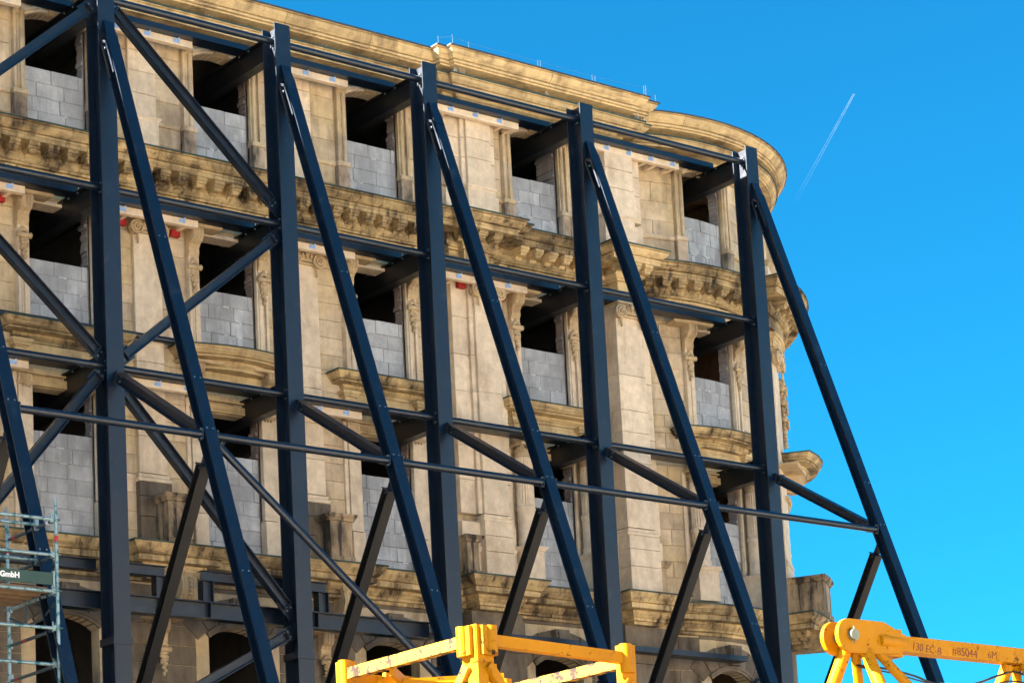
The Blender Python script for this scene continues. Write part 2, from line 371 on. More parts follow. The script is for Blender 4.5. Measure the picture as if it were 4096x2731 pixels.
# ---- middle cornice with its modillions
midF = [(-4.2, 8.45, 0, False, False), (8.38, 9.15, .22, True, True), (8.52, 9.10, .38, True, True), (9.6, 12.6, 0, False, False), (12.28, 12.56, .33, True, True)]
midF = [(-4.2, 12.4, 0, False, False), (8.37, 9.33, .19, True, True), (8.60, 9.10, .34, True, True), (12.25, 12.55, .33, True, True)]
run(FL, 'middle_cornice', midF[:1], P_MID, SC, 1.25, (.57, 17.785, .012, CU))
run(FL, 'middle_cornice_projection', midF[1:3], P_MID, SC, 1.6, (.57, 17.785, .012, CU))
run(FL, 'pier_cornice', midF[3:], P_MID, SG, 2, (.57, 17.785, .012, CU))
run(FT, 'curved_middle_cornice', [(-2.0, 9.4, 0, False, False), (1.65, 6.6, .50, True, True)], P_MID, SC, 1.05, (.57, 17.785, .012, CU))
def modillion(F, u, base=0.0, mat=SC, par=None):
    b = MB(); w = .095
    def pr(poly, a, c): b.prism(poly, lambda d, z, t: F(t, base+d, z), a, c)
    pr([(.10,17.50),(.405,17.50),(.405,17.44),(.38,17.43),(.375,17.405),(.33,17.39),(.10,17.39)], u-w, u+w)
    pr([(.10,17.40),(.345,17.40),(.35,17.37),(.33,17.345),(.29,17.335),(.24,17.35),(.20,17.345),(.17,17.30),(.10,17.29)], u-w*.72, u+w*.72)
    return b.build('modillion', mat, par)
PMID = [o for o in BLD.children if o.name.startswith('middle_cornice')] if False else [o for o in bpy.data.objects if o.parent is BLD and o.name.startswith(('middle_cornice', 'pier_cornice', 'curved_middle'))]
pm = {o.name: o for o in PMID}
u = -.72
while u < 8.2: modillion(FL, u, 0, SC, pm['middle_cornice']); u += .345
for u in (8.42, 8.78, 9.12): modillion(FL, u, .32, SC, pm['middle_cornice_projection'])
u = 9.98
while u < 12.0: modillion(FL, u, 0, SG, pm['middle_cornice']); u += .345
for u in (12.13, 12.44, 12.72): modillion(FL, u, .33, SG, pm['pier_cornice'])
u = -1.25
while u < 1.5: modillion(FT, u, 0, SC, pm['curved_middle_cornice']); u += .33
b = MB(); b.mbox(FT, 1.95, 6.5, -.03, .46, 16.97, 17.36); b.build('frieze_block', SG, BLD)
u = 1.75
while u < 6.4: modillion(FT, u, .50, SC, pm['curved_middle_cornice']); u += .33
# architrave under the frieze, and the sunk frieze panels
run(FL, 'architrave', [(-4.2, 12.4, 0, False, False), (8.3, 9.4, .20, True, True), (12.0, 12.75, .42, True, True)], P_ARC, SG, 1.5)
run(FT, 'curved_architrave', [(-2.0, 9.4, 0, False, False), (1.95, 6.5, .44, True, True)], P_ARC, SG, 1.2)
def panel(F, u0, u1, z0, z1, d, mat, nm='frieze_panel', t=.022, w=.035):
    b = MB()
    b.mbox(F, u0, u1, d, d+t, z1-w, z1); b.mbox(F, u0, u1, d, d+t, z0, z0+w); b.mbox(F, u0, u0+w, d, d+t, z0+w, z1-w); b.mbox(F, u1-w, u1, d, d+t, z0+w, z1-w)
    b.mbox(F, u0+w+.03, u1-w-.03, d, d+t*.6, z0+w+.025, z1-w-.025)
    return b.build(nm, mat, BLD)
for c in (.6, 3.735, 6.88, 10.6):
    panel(FL, c-.72, c+.72, 16.985, 17.18, .03, SG)
    for s in (-.9, .9):                                     # little scroll between frieze panels
        b = MB(); b.mbox(FL, c+s-.09, c+s+.09, .0, .07, 17.02, 17.19); b.ball(FL, c+s, .08, 17.12, .055, .045, .055); b.ball(FL, c+s, .07, 17.04, .04, .035, .045)
        b.build('frieze_scroll', SG, BLD)
for c, w in ((U5, .72), (2.35, .28)):
    panel(FT, c-w, c+w, 16.985, 17.18, .03 if w > .5 else .46, SG)
# ---- low cornice above the ground-floor arches
run(FL, 'lower_cornice', [(-4.2, 12.4, 0, False, False), (1.95, 2.75, .17, True, True), (5.05, 5.85, .17, True, True), (8.55, 9.25, .38, True, True), (12.10, 12.62, .42, True, True)], P_LOW, SC, 1.25, (.50, 11.085, .012, CU))
run(FT, 'curved_lower_cornice', [(-2.0, 9.4, 0, False, False), (1.95, 2.5, .62, True, True)], P_LOW, SC, 1.1, (.50, 11.085, .012, CU))
# ---- piers of ashlar
def pilaster(F, u0, u1, z0, z1, d, name='pilaster', mat=SP, joints=None, back=-.03):
    js = [z0]+(joints or [])+[z1]
    par = None
    for k in range(len(js)-1):
        b = MB(); b.mbox(F, u0, u1, back, d+random.uniform(-.002, .002), js[k]+(.004 if k else 0), js[k+1]-.004, .006)
        o = b.build(name if k == 0 else name+'_stone', mat, BLD if k == 0 else par)
        if k == 0: par = o
    return par
def volute(b, F, u, d, z, r, sgn=1):
    b.ring(F, u, d, z, r*.82, r*.17, 16, 6); b.ring(F, u+sgn*r*.05, d+.012, z, r*.45, r*.15, 14, 6); b.ball(F, u, d+.012, z, r*.2, r*.25, r*.2, 8, 5)
    b.disc(F, u, d-.10, d-.005, z, r*.88, 16)
def ionic(F, u0, u1, z, d, h=.26, mat=SO):
    h *= 1.28
    """capital: two volutes, egg band, hanging drops, abacus"""
    b = MB(); w = u1-u0; r = h*.40; zc = z-.05-r
    b.mbox(F, u0-.07, u1+.07, -.02, d+.13, z-.04, z); b.mbox(F, u0-.03, u1+.03, -.02, d+.07, z-h*.62, z-.04)
    for s, uu in ((-1, u0+.02), (1, u1-.02)):
        volute(b, F, uu, d+.10, zc, r, s)
        for k in range(4): b.ball(F, uu-s*.03, d+.06, zc-r-.02-k*.035, .028-.004*k, .03, .026, 8, 5)
    n = 5
    for k in range(n): b.ball(F, u0+w*(k+1)/(n+1), d+.085, z-h*.33, w*.065, .045, h*.17, 8, 5)
    b.mbox(F, u0, u1, -.02, d+.045, z-h*.78, z-h*.66)
    b.ball(F, (u0+u1)/2, d+.10, z-.07, .06, .05, .06, 8, 5)
    return b.build('capital', mat, BLD)
def basemould(F, u0, u1, z, d, mat=SP):
    b = MB()
    b.mold(F, u0, u1, [(0,z+.13),(.02,z+.13),(.03,z+.10),(.015,z+.085),(.02,z+.07),(.045,z+.055),(.05,z+.035),(.045,z+.012),(.03,z),(0,z)], d)
    return b.build('pilaster_base', mat, BLD)
# bays between windows on the flat front: wall, central pilaster, wall
def pier(F, a, b, p0=None, p1=None, d=.08, off=0):
    """a, b = outer edges of the neighbouring window surrounds; p0, p1 = pilaster"""
    for (z0, z1, course, ref) in ((17.80, 19.96, .392, 17.69), (14.62, 16.69, .3155, 14.59), (11.12, 14.62, .3165, 11.075)):
        e = [(a, b)] if p0 is None else [(a, p0+.01), (p1-.01, b)]
        for x0, x1 in e: 
            if x1-x0 > .04: stones(F, x0, x1, z0, z1, course, ref)
    st_ = 10.55
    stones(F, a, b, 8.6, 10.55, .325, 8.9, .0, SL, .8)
    if p0 is not None:
        w = p1-p0
        pilaster(F, p0, p1, 18.50, 19.96, d-.02, joints=[18.9, 19.29, 19.65])
        m_ = MB(); m_.mold(F, p0-.01, p1+.01, shift([(0,.07),(.06,.07),(.06,.05),(.04,.03),(.03,0),(0,0)], 18.43), d-.02); m_.build('pilaster_base', SP, BLD)
        pilaster(F, p0-.02, p1+.02, 17.82, 18.43, d+.02, 'pilaster_plinth')
        pilaster(F, p0, p1, 14.62, 16.46, d); ionic(F, p0, p1, 16.69, d)
        pilaster(F, p0, p1, 12.36, 14.62, d, joints=[12.98, 13.62, 14.24])
        basemould(F, p0-.005, p1+.005, 12.21, d)
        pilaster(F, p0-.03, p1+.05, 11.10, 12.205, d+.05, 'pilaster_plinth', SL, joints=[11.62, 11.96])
pier(FL, -1.78, -.24, -1.25, -.70)
pier(FL, 1.38, 2.92, 1.91, 2.43)
pier(FL, 4.54, 6.08, 5.02, 5.55)
# string course and low plinth band of the top storey
for F, a, b in ((FL, -1.78, -.26), (FL, 1.40, 1.9), (FL, 2.44, 2.90), (FL, 4.56, 5.0), (FL, 5.56, 6.06), (FL, 7.7, 8.4), (FL, 9.58, 9.8), (FL, 11.4, 11.9), (FT, -1.3, -.50), (FT, 1.14, 1.95)):
    m_ = MB(); m_.mold(F, a, b, [(0,18.48),(.045,18.48),(.05,18.46),(.045,18.43),(.03,18.405),(0,18.40)], 0, False, False); m_.build('string_course', SW, BLD)
# nested pier between the third and fourth windows
for (z0, z1, course, ref) in ((17.80, 19.96, .392, 17.69), (14.62, 16.69, .3155, 14.59), (11.12, 14.62, .3165, 11.075)):
    stones(FL, 7.69, 8.41, z0, z1, course, ref); stones(FL, 9.57, 9.80, z0, z1, course, ref)
    stones(FL, 11.40, 11.93, z0, z1, course, ref)
J1 = [18.69, 19.05, 19.43, 19.80]
for z0, z1, js in ((18.5, 19.96, J1[1:]), (14.62, 16.66, [15.3, 16.0]), (12.36, 14.62, [12.98, 13.62])):
    pilaster(FL, 8.40, 9.57, z0, z1, .14, 'pier_stone', SP, js)
    pilaster(FL, 8.74, 9.44, z0, z1, .21, 'pier_stone', SP, js, .10)
    pilaster(FL, 8.83, 9.37, z0, z1, .27, 'pilaster', SP, js if z0 > 18 else None, .15)
ionic(FL, 8.83, 9.37, 16.69, .27, .28)
for z0, z1 in ((17.82, 18.42), (11.10, 12.21)):
    pilaster(FL, 8.38, 9.60, z0, z1, .17, 'pier_plinth', SP, [11.66] if z0 < 12 else None); pilaster(FL, 8.78, 9.42, z0, z1, .32, 'pilaster_plinth', SP, [11.66, 11.95] if z0 < 12 else None, .1)
basemould(FL, 8.82, 9.38, 12.21, .27); m_ = MB(); m_.mold(FL, 8.83, 9.37, shift([(0,.08),(.07,.08),(.07,.06),(.04,.03),(.03,0),(0,0)], 18.42), .27); m_.build('pilaster_base', SP, BLD)
m_ = MB(); m_.mold(FL, 8.42, 9.55, shift(P_CAP, 11.66, .5), .17); m_.build('plinth_band', SP, BLD)
# big corner pier between the fourth and fifth windows
for z0, z1, js in ((18.5, 19.96, J1[1:]), (14.62, 16.66, [15.30]), (12.36, 14.62, [13.0, 13.62, 14.2])):
    pilaster(FL, 11.93, 13.02, z0, z1, .26, 'pier_stone', SP, js); top = z0 > 18
    pilaster(FL, 12.02 if top else 11.93, 12.72 if top else 12.60, z0+.002, z1-.002, .42 if top else .58, 'pilaster', SP, js, .1)
ionic(FL, 11.97, 12.56, 16.69, .58, .28)
for z0, z1 in ((17.82, 18.42), (11.10, 12.21)):
    pilaster(FL, 11.90, 13.02, z0, z1, .29, 'pier_plinth', SP, [11.66] if z0 < 12 else None)
    pilaster(FL, 11.91, 12.66, z0+.002, z1-.002, .63 if z0 < 12 else .47, 'pilaster_plinth', SP, [11.62, 11.95] if z0 < 12 else None, .1)
basemould(FL, 11.93, 12.60, 12.21, .58); m_ = MB(); m_.mold(FL, 12.0, 12.75, shift([(0,.08),(.07,.08),(.07,.06),(.04,.03),(.03,0),(0,0)], 18.42), .42); m_.build('pilaster_base', SP, BLD)
stones(FL, 7.69, 11.93-1.0, 8.6, 10.55, .325, 8.9, 0, SL) if False else None
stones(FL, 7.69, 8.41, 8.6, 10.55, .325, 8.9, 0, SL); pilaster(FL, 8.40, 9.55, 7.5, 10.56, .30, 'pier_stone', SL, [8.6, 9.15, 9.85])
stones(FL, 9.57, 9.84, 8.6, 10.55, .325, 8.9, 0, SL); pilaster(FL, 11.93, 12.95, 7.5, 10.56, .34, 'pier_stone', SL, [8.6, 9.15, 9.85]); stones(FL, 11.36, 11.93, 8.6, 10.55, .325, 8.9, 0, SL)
# round corner: wall between pier and fifth window, and on to the sixth
for (z0, z1, course, ref) in ((17.80, 19.96, .392, 17.60), (14.62, 16.69, .3155, 14.54), (11.12, 14.62, .3165, 11.02)):
    stones(FT, -1.75, U5-.80, z0, z1, course, ref); stones(FT, U5+.80, 2.02, z0, z1, course, ref); 
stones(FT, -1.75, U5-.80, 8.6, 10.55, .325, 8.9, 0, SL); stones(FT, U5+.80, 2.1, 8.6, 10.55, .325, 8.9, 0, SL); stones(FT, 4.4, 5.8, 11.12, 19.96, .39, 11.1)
for z0, z1, js in ((18.5, 19.96, J1[1:]), (14.62, 16.66, None), (12.36, 14.62, [13.62])):
    pilaster(FT, 1.98, 2.95, z0, z1, .14, 'pier_stone', SP, js); pilaster(FT, 2.12, 2.72, z0, z1, .38, 'pilaster', SP, js, .1)
ionic(FT, 2.12, 2.72, 16.69, .40, .30); basemould(FT, 2.12, 2.72, 12.21, .38)
for z0, z1 in ((17.82, 18.42), (11.10, 12.21)): pilaster(FT, 2.08, 2.76, z0, z1, .42, 'pilaster_plinth', SP, [11.66] if z0 < 12 else None)
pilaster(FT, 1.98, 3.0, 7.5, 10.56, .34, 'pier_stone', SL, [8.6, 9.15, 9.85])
b = MB(); b.mold(FT, 2.14, 2.70, shift([(0,.10),(.10,.10),(.10,.07),(.07,.04),(.03,0),(0,0)], 18.42), .38)        # scrolled bracket on the top storey of the round corner
b.prism([(.36,18.5),(.50,18.55),(.58,18.68),(.60,18.82),(.55,18.95),(.47,19.02),(.36,19.05)], lambda d, z, t: FT(t, d, z), 2.2, 2.64)
for k in range(4): b.prism([(.4,18.55),(.56,18.66),(.615,18.82),(.57,18.97),(.45,19.06)], lambda d, z, t: FT(t, d+.01, z), 2.23+k*.1, 2.28+k*.1)
volute(b, FT, 2.30, .48, 18.92, .12); b.build('scroll_bracket', SO, BLD)
for a, b_, h, t in ((-75, -45, 17, 'unseen pale rendered house added to bounce light, westernmost of the row opposite'), (-44, -14, 21, 'unseen pale rendered house added to bounce light, second in the row opposite'), (-13, 17, 18, 'unseen pale rendered house added to bounce light, third in the row opposite'), (18, 50, 20, 'unseen pale rendered house added to bounce light, fourth in the row opposite'), (51, 90, 16, 'unseen pale rendered house added to bounce light, easternmost of the row opposite')): bounce_house(a, b_, h, t)
# ---- window surrounds
def jamb_profile(b, F, u, s, z0, z1, w=.21):
    """moulded side of a window: u = opening edge, s = -1 left, 1 right"""
    for a, c, d in ((0, .035, .055), (.035, .10, .075), (.10, .135, .045), (.135, .165, .03), (.165, .21, .085)):
        x0, x1 = u+s*a, u+s*c
        b.mbox(F, min(x0, x1), max(x0, x1), -.27 if a == 0 else -.03, d, z0, z1)
def rollmold(b, F, u, z0, z1, r, d): 
    n = 10; P = []
    for z in (z0, z1):
        for k in range(n+1):
            w = math.pi*k/n; P.append(F(u+r*math.cos(w), d+r*math.sin(w), z))
    b.add(P, [(k, k+1, n+2+k, n+1+k) for k in range(n)], True)
def arch_ring(F, uc, zs, rise, layers, mat, name, hw=HW):
    b = MB()
    for (o0, o1, d0, d1) in layers:
        n = 12; Rr = (hw*hw+rise*rise)/(2*rise); c = zs+rise-Rr; a = math.asin(hw/Rr)
        for k in range(n):
            q0, q1 = -a+2*a*k/n, -a+2*a*(k+1)/n; P = []
            for dd in (d0, d1):
                for (q, rr) in ((q0, Rr+o0), (q1, Rr+o0), (q1, Rr+o1), (q0, Rr+o1)): P.append(F(uc+rr*math.sin(q), dd, c+rr*math.cos(q)))
            b.hexa(P)
    return b.build(name, mat, BLD)
def console(F, u, z, w, d, h, mat=SO, name='console'):
    """scroll bracket: S-shaped side, rolled front"""
    b = MB(); hw = w/2
    prof = [(0,0),(d*.95,-.0),(d*1.0,-h*.10),(d*.98,-h*.28),(d*.8,-h*.42),(d*.52,-h*.50),(d*.40,-h*.62),(d*.42,-h*.78),(d*.30,-h*.92),(d*.12,-h),(0,-h)]
    b.prism([(a, z-.05+c) for a, c in prof], lambda p, q, t: F(t, p, q), u-hw, u+hw)
    for k in range(3):
        uu = u+(k-1)*w*.3; b.prism([(a*1.0+.012, z-.05+c) for a, c in prof[1:7]]+[(d*.3, z-.05-h*.55), (d*.3, z-.1)], lambda p, q, t: F(t, p, q), uu-w*.09, uu+w*.09)
    for s in (-1, 1):
        uu = u+s*(hw+.004)
        P = [F(uu, d*.66+d*.30*math.cos(2*math.pi*k/14), z-.05-h*.24+d*.30*math.sin(2*math.pi*k/14)) for k in range(14)]
        Q = [F(uu+s*.012, d*.66+d*.22*math.cos(2*math.pi*k/14), z-.05-h*.24+d*.22*math.sin(2*math.pi*k/14)) for k in range(14)]
        b.add(P+Q, [(k, (k+1) % 14, 14+(k+1) % 14, 14+k) for k in range(14)]+[tuple(range(14, 28))])
    b.mold(F, u-hw-.0, u+hw+.0, [(0,z),(d+.05,z),(d+.05,z-.02),(d+.03,z-.045),(d+.01,z-.05),(0,z-.05)], 0)
    return b.build(name, mat, BLD)
def drop(F, u, z, d, k=1.0, mat=SO):
    """carved shell, roll and tapering drop of fruit"""
    b = MB()
    for i in range(7):
        w = math.pi*(i+.5)/7; b.ball(F, u+.045*k*math.cos(w), d, z+.035*k*math.sin(w), .017*k+.012*abs(math.cos(w))*k, .02*k, .016*k+.014*math.sin(w)*k, 7, 4)
    P0, P1 = F(u-.085*k, d+.01, z-.045*k), F(u+.085*k, d+.01, z-.045*k); b.tube(P0, P1, .034*k, 10)
    for s in (-1, 1): b.ball(F, u+s*.088*k, d+.01, z-.045*k, .02*k, .042*k, .042*k, 8, 5)
    zz = z-.10*k
    for i, r in enumerate((.05, .058, .048, .042, .034, .026, .018)):
        b.ball(F, u+(.012*k if i % 2 else -.012*k), d, zz, r*k, .034*k, .030*k, 8, 5)
        if i < 4: b.ball(F, u-(.04*k if i % 2 else -.04*k), d, zz+.01, r*.5*k, .022*k, .02*k, 6, 4)
        zz -= .045*k
    return b.build('carved_drop', mat, BLD)
def cartouche(F, u, z, d):
    """scroll keystone above a top-storey window, with leaf sprays"""
    b = MB(); b.prism([(0,z+.08),(d*.8,z+.09),(d,z+.04),(d*.95,z-.03),(d*.7,z-.08),(d*.5,z-.13),(0,z-.15)], lambda p, q, t: F(t, p, q), u-.14, u+.14)
    for k in range(4): b.prism([(0,z+.08),(d*.85,z+.095),(d*1.06,z+.04),(d*1.0,z-.04),(d*.75,z-.09),(0,z-.12)], lambda p, q, t: F(t, p, q), u-.10+k*.06, u-.07+k*.06)
    b.ring(F, u-.17, d*.75, z+.03, .055, .022, 14, 6); b.ball(F, u-.17, d*.75, z+.03, .025, .03, .025)
    for s in (-1, 1):
        for k in range(4): b.ball(F, u+s*(.22+k*.07), .09-.01*k, z-.03-.012*k, .045, .03, .030-.004*k, 8, 5)
    return b.build('keystone_scroll', SO, BLD)
def window(F, c, idx):
    L, Rt = c-HW, c+HW
    # top storey
    for s, e in ((-1, L), (1, Rt)):
        j = MB(); jamb_profile(j, F, e, s, 18.48, 19.80); rollmold(j, F, e+s*.065, 18.48, 19.80, .034, .070)
        j.build('window_jamb', SW, BLD)
    arch_ring(F, c, ROWS[1][1], ROWS[1][2], ((0, .05, -.27, .06), (.05, .09, -.02, .09), (.09, .15, -.02, .055), (.15, .20, -.02, .10)), SP, 'window_arch')
    for s, e in ((-1, L), (1, Rt)):
        a, b2 = sorted((e-s*.0, e+s*.235))
        pl = MB(); pl.mbox(F, a, b2, -.27, .105, 17.80, 18.40, .005); o = pl.build('jamb_plinth', SJ, BLD)
        cp = MB(); cp.mbox(F, a-.015, b2+.015, -.03, .13, 18.40, 18.485, .01); cp.build('plinth_cap', SW, o)
        ea = MB(); ea.ball(F, e+s*.15, .07, 19.83, .07, .05, .06); ea.mbox(F, min(e+s*.2, e), max(e+s*.2, e), 0, .09, 19.80, 19.86); ea.build('jamb_scroll', SO, BLD)
    cartouche(F, c, 20.05 if F is FL else 19.97, .22)
    # second storey
    for s, e in ((-1, L), (1, Rt)):
        j = MB(); jamb_profile(j, F, e, s, 14.60, 16.68); j.build('window_jamb', SP, BLD)
    j = MB(); j.mbox(F, L+.002, Rt-.002, -.26, .045, 16.62, 16.683); j.build('window_lintel', SP, BLD)
    for s, e in ((-1, L), (1, Rt)):
        console(F, e+s*.125, 16.70, .20, .29, .50); drop(F, e+s*.12, 16.07, .11, 1.3)
    # third storey
    if idx in (4, 5, 6):
        for s, e in ((-1, L), (1, Rt)):
            cu = e+s*.20; q = F(cu, .20, 0); cb = MB(); r = .165
            cb.lathe(q, [(r*.98, 12.60), (r*.97, 13.42), (r*.93, 13.50)], 40, .026)
            o = cb.build('column', SP, BLD)
            lw = MB(); lw.lathe(q, [(r*1.18, 11.83), (r*1.18, 11.86), (r*1.05, 11.90), (r*1.12, 11.95), (r*1.0, 11.97), (r*1.0, 12.50), (r*1.12, 12.53), (r*1.16, 12.56), (r*1.12, 12.59), (r*.96, 12.60)], 24); lw.build('column_drum', SP, o)
            cp = MB(); cp.lathe(q, [(r*.93, 13.50), (r*1.05, 13.53), (r*.98, 13.555), (r*.96, 13.60), (r*1.15, 13.64)], 24); cp.mbox(F, cu-.20, cu+.20, .02, .42, 13.70, 13.75); 
            for t in (-1, 1): volute(cp, F, cu+t*.15, .36, 13.65, .06)
            cp.build('column_capital', SO, o)
            pd = MB(); pd.mbox(F, cu-.21, cu+.21, -.02, .40, 11.16, 11.74); pd.mold(F, cu-.21, cu+.21, shift([(0,.09),(.05,.09),(.06,.07),(.05,.05),(.03,.02),(.02,0),(0,0)], 11.74), .40); pd.build('column_pedestal', SP, o)
            wl = MB(); wl.mbox(F, min(e, e+s*.06), max(e, e+s*.06), -.27, .03, 11.10, 13.74); wl.build('window_jamb', SP, BLD)
            wl = MB(); wl.mbox(F, min(e+s*.36, e+s*.44), max(e+s*.36, e+s*.44), -.03, .05, 11.10, 13.74); wl.build('window_jamb', SP, BLD)
    else:
        for s, e in ((-1, L), (1, Rt)):
            j = MB(); a, b2 = sorted((e, e+s*.245)); j.mbox(F, a, b2, -.27, .075, 11.80, 13.74, .006)
            j.mbox(F, *sorted((e+s*.26, e+s*.33)), -.03, .05, 11.14, 13.74)
            o = j.build('window_jamb', SP, BLD)
            cp = MB(); cp.mold(F, a+.0, b2-.0, shift([(0,.05),(.035,.05),(.035,.035),(.015,.0),(0,0)], 13.55), .075)
            for k in range(3): cp.ball(F, a+.06+k*.06, .09, 13.53, .018, .02, .025, 8, 5)
            cp.mbox(F, a+.03, b2-.03, .075, .085, 13.62, 13.72); cp.build('jamb_cap', SO, o)
            pl = MB(); pl.mbox(F, a-.005, b2+.005, -.27, .11, 11.14, 11.78, .006); pl.build('jamb_plinth', SP, o)
    # head between jamb caps and hood: sunk panel, little pilasters
    h = MB(); h.mbox(F, c-.80, c+.80, -.03, .05, 13.76, 14.25); h.mbox(F, L, Rt, -.27, .07, 13.57, 13.70); h.build('window_head', SG, BLD)
    for s in (-1, 1):
        u0 = c+s*.78; dp = .30 if idx >= 4 else .20
        k_ = MB(); k_.mbox(F, u0-.11, u0+.11, -.02, .13, 13.74, 14.20); k_.mold(F, u0-.11, u0+.11, shift(P_CAP, 14.17, 1.1), .13); k_.mbox(F, u0-.07, u0+.07, .13, .145, 13.80, 14.10)
        if idx >= 4: 
            for q in range(4): k_.ball(F, u0, .17+.03*q, 13.84+.1*q, .05, .05, .06)
        k_.build('hood_bracket', SG, BLD)
    bow = (lambda t: .22*math.cos(t*math.pi/2)) if idx == 2 else ((lambda t: .10*math.cos(t*math.pi/2)) if idx == 5 else ((lambda t: .25*math.cos(t*math.pi/2)) if idx == 6 else None))
    add = {6: .55}.get(idx, 0)
    hd = MB(); hd.mold(F, c-.79, c+.79, P_HOOD, add, bow=bow); o = hd.build('window_hood', SC if idx in (1, 3, 5, 6) else SG, BLD)
    fl = MB(); fl.mold(F, c-.79, c+.79, [(0,14.635),(.395,14.583),(.395,14.56),(.385,14.56)], add, bow=bow); fl.build('hood_flashing', CU, o)
    if idx == 2:
        for s in (-1, 1): console(F, c+s*.70, 14.36, .15, .26, .36, SO, 'hood_console')
    # ground-floor arch: ring, voussoirs and keystone, every stone apart
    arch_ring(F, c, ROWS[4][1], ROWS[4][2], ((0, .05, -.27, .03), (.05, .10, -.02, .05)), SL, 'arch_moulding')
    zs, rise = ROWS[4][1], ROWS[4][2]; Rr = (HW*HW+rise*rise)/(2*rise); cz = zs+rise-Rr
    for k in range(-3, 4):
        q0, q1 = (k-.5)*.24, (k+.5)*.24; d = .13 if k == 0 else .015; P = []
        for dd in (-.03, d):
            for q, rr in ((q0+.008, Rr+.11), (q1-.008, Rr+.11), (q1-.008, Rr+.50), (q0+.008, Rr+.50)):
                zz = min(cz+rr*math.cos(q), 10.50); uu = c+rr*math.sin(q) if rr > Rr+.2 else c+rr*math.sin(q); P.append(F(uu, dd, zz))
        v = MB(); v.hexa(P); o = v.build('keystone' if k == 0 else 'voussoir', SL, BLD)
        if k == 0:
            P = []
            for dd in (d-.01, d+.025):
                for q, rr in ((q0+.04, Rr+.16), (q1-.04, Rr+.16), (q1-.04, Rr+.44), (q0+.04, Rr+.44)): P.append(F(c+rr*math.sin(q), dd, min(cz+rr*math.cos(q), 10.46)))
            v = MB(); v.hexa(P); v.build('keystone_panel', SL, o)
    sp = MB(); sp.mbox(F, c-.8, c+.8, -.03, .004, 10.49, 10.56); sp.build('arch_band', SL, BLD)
for k in (0, 1, 2, 3, 4): window(FL, WX[k], k)
window(FT, U5, 5); window(FT, U6, 6)
# stone aprons under second-storey sills / above heads between surrounds
for F, c in ((FL, .575), (FL, 3.735), (FL, 6.88), (FL, 10.6), (FT, U5)):
    for (z0, z1) in ((19.96, 20.0),): pass
# ---- rough inner jambs, seen through the openings on the right-hand side
def roughjamb(F, e, z0, z1, deep, mat, name='brick_jamb'):
    b = MB(); z = z0; k = 0
    while z < z1:
        h = .072; x = .012+random.uniform(0, .022) + (.03 if k % 5 == 3 else 0)
        b.mbox(F, e-x, e+.03, -deep-random.uniform(0, .03), -.06, z+.004, min(z+h, z1)); z += h+.006; k += 1
    b.build(name, mat, BLD)
for F, c in [(FL, WX[k]) for k in (1, 2, 3, 4)]+[(FT, U5)]:
    for r, top in ((1, 19.82), (2, 16.6), (3, 13.55)):
        roughjamb(F, c+HW, ROWS[r][0], top, .24 if (c != WX[4] or r > 1) else .55, PL if (c == WX[4] and r == 1) or c in (WX[1], U5) else BR, 'plaster_jamb' if (c == WX[4] and r == 1) or c in (WX[1], U5) else 'brick_jamb')
# ---- large consoles, pedestals of the lost balconies
def bigconsole(F, u, z, base=0.0):
    b = MB()
    prof = [(0,0),(.34,0),(.36,-.06),(.33,-.12),(.36,-.2),(.37,-.30),(.33,-.42),(.24,-.52),(.10,-.56),(0,-.56)]
    b.prism([(base+a, z+c) for a, c in prof], lambda p, q, t: F(t, p, q), u-.14, u+.14)
    for k in (-1, 0, 1): b.prism([(base+a+.015, z+c) for a, c in prof[3:9]]+[(base+.05, z-.5), (base+.05, z-.15)], lambda p, q, t: F(t, p, q), u+k*.085-.022, u+k*.085+.022)
    for s in (-1, 1): volute(b, F, u+s*.12, base+.36, z-.07, .06)
    for k in range(5): b.ball(F, u, base+.385, z-.16-.07*k, .025, .02, .022, 7, 4)
    b.mold(F, u-.14, u+.14, shift(P_CAP, z, .8), base+.34)
    return b.build('large_console', SO, BLD)
for u in (-.45, 2.62, 5.80): bigconsole(FL, u, 10.76)
for u in (2.24, 5.42): console(FL, u, 9.98, .2, .2, .42, SO, 'lower_console'); drop(FL, u, 9.50, .12, 1.25)
def pedestal(F, u, z0, z1, w, d0, d1, mat=SD, name='balcony_pedestal'):
    b = MB(); b.mbox(F, u-w/2, u+w/2, d0, d1, z0+.12, z1-.12, .006); o = b.build(name, mat, BLD)
    c = MB(); c.mold(F, u-w/2, u+w/2, [(0,z1),(.075,z1),(.08,z1-.02),(.07,z1-.05),(.045,z1-.08),(.03,z1-.12),(0,z1-.125)], d1, back=d0); c.mbox(F, u-w/2, u+w/2, d0, d1-.01, z1-.12, z1-.004); c.build('pedestal_cap', SD, o)
    c = MB(); c.mbox(F, u-w/2-.03, u+w/2+.03, d0, d1+.04, z0+.004, z0+.125, .01); c.build('pedestal_base', mat, o)
    return o
pedestal(FL, 2.37, 11.08, 11.94, .42, .0, .52); pedestal(FL, 5.53, 11.08, 11.94, .44, .0, .52)
pedestal(FL, 8.30, 11.08, 11.84, .26, .0, .56); pedestal(FL, 12.86, 11.08, 11.82, .22, .0, .42)
pedestal(FT, 2.33, 11.08, 11.92, .62, .0, 1.12); 
b = MB(); b.mbox(FT, 2.02, 2.64, .0, 1.06, 10.5, 11.1); b.build('balcony_slab', SC, BLD)
b = MB(); b.mbox(FT, 2.70, 3.3, .25, .95, 11.10, 11.72, .01); b.build('balcony_parapet', SD, BLD)
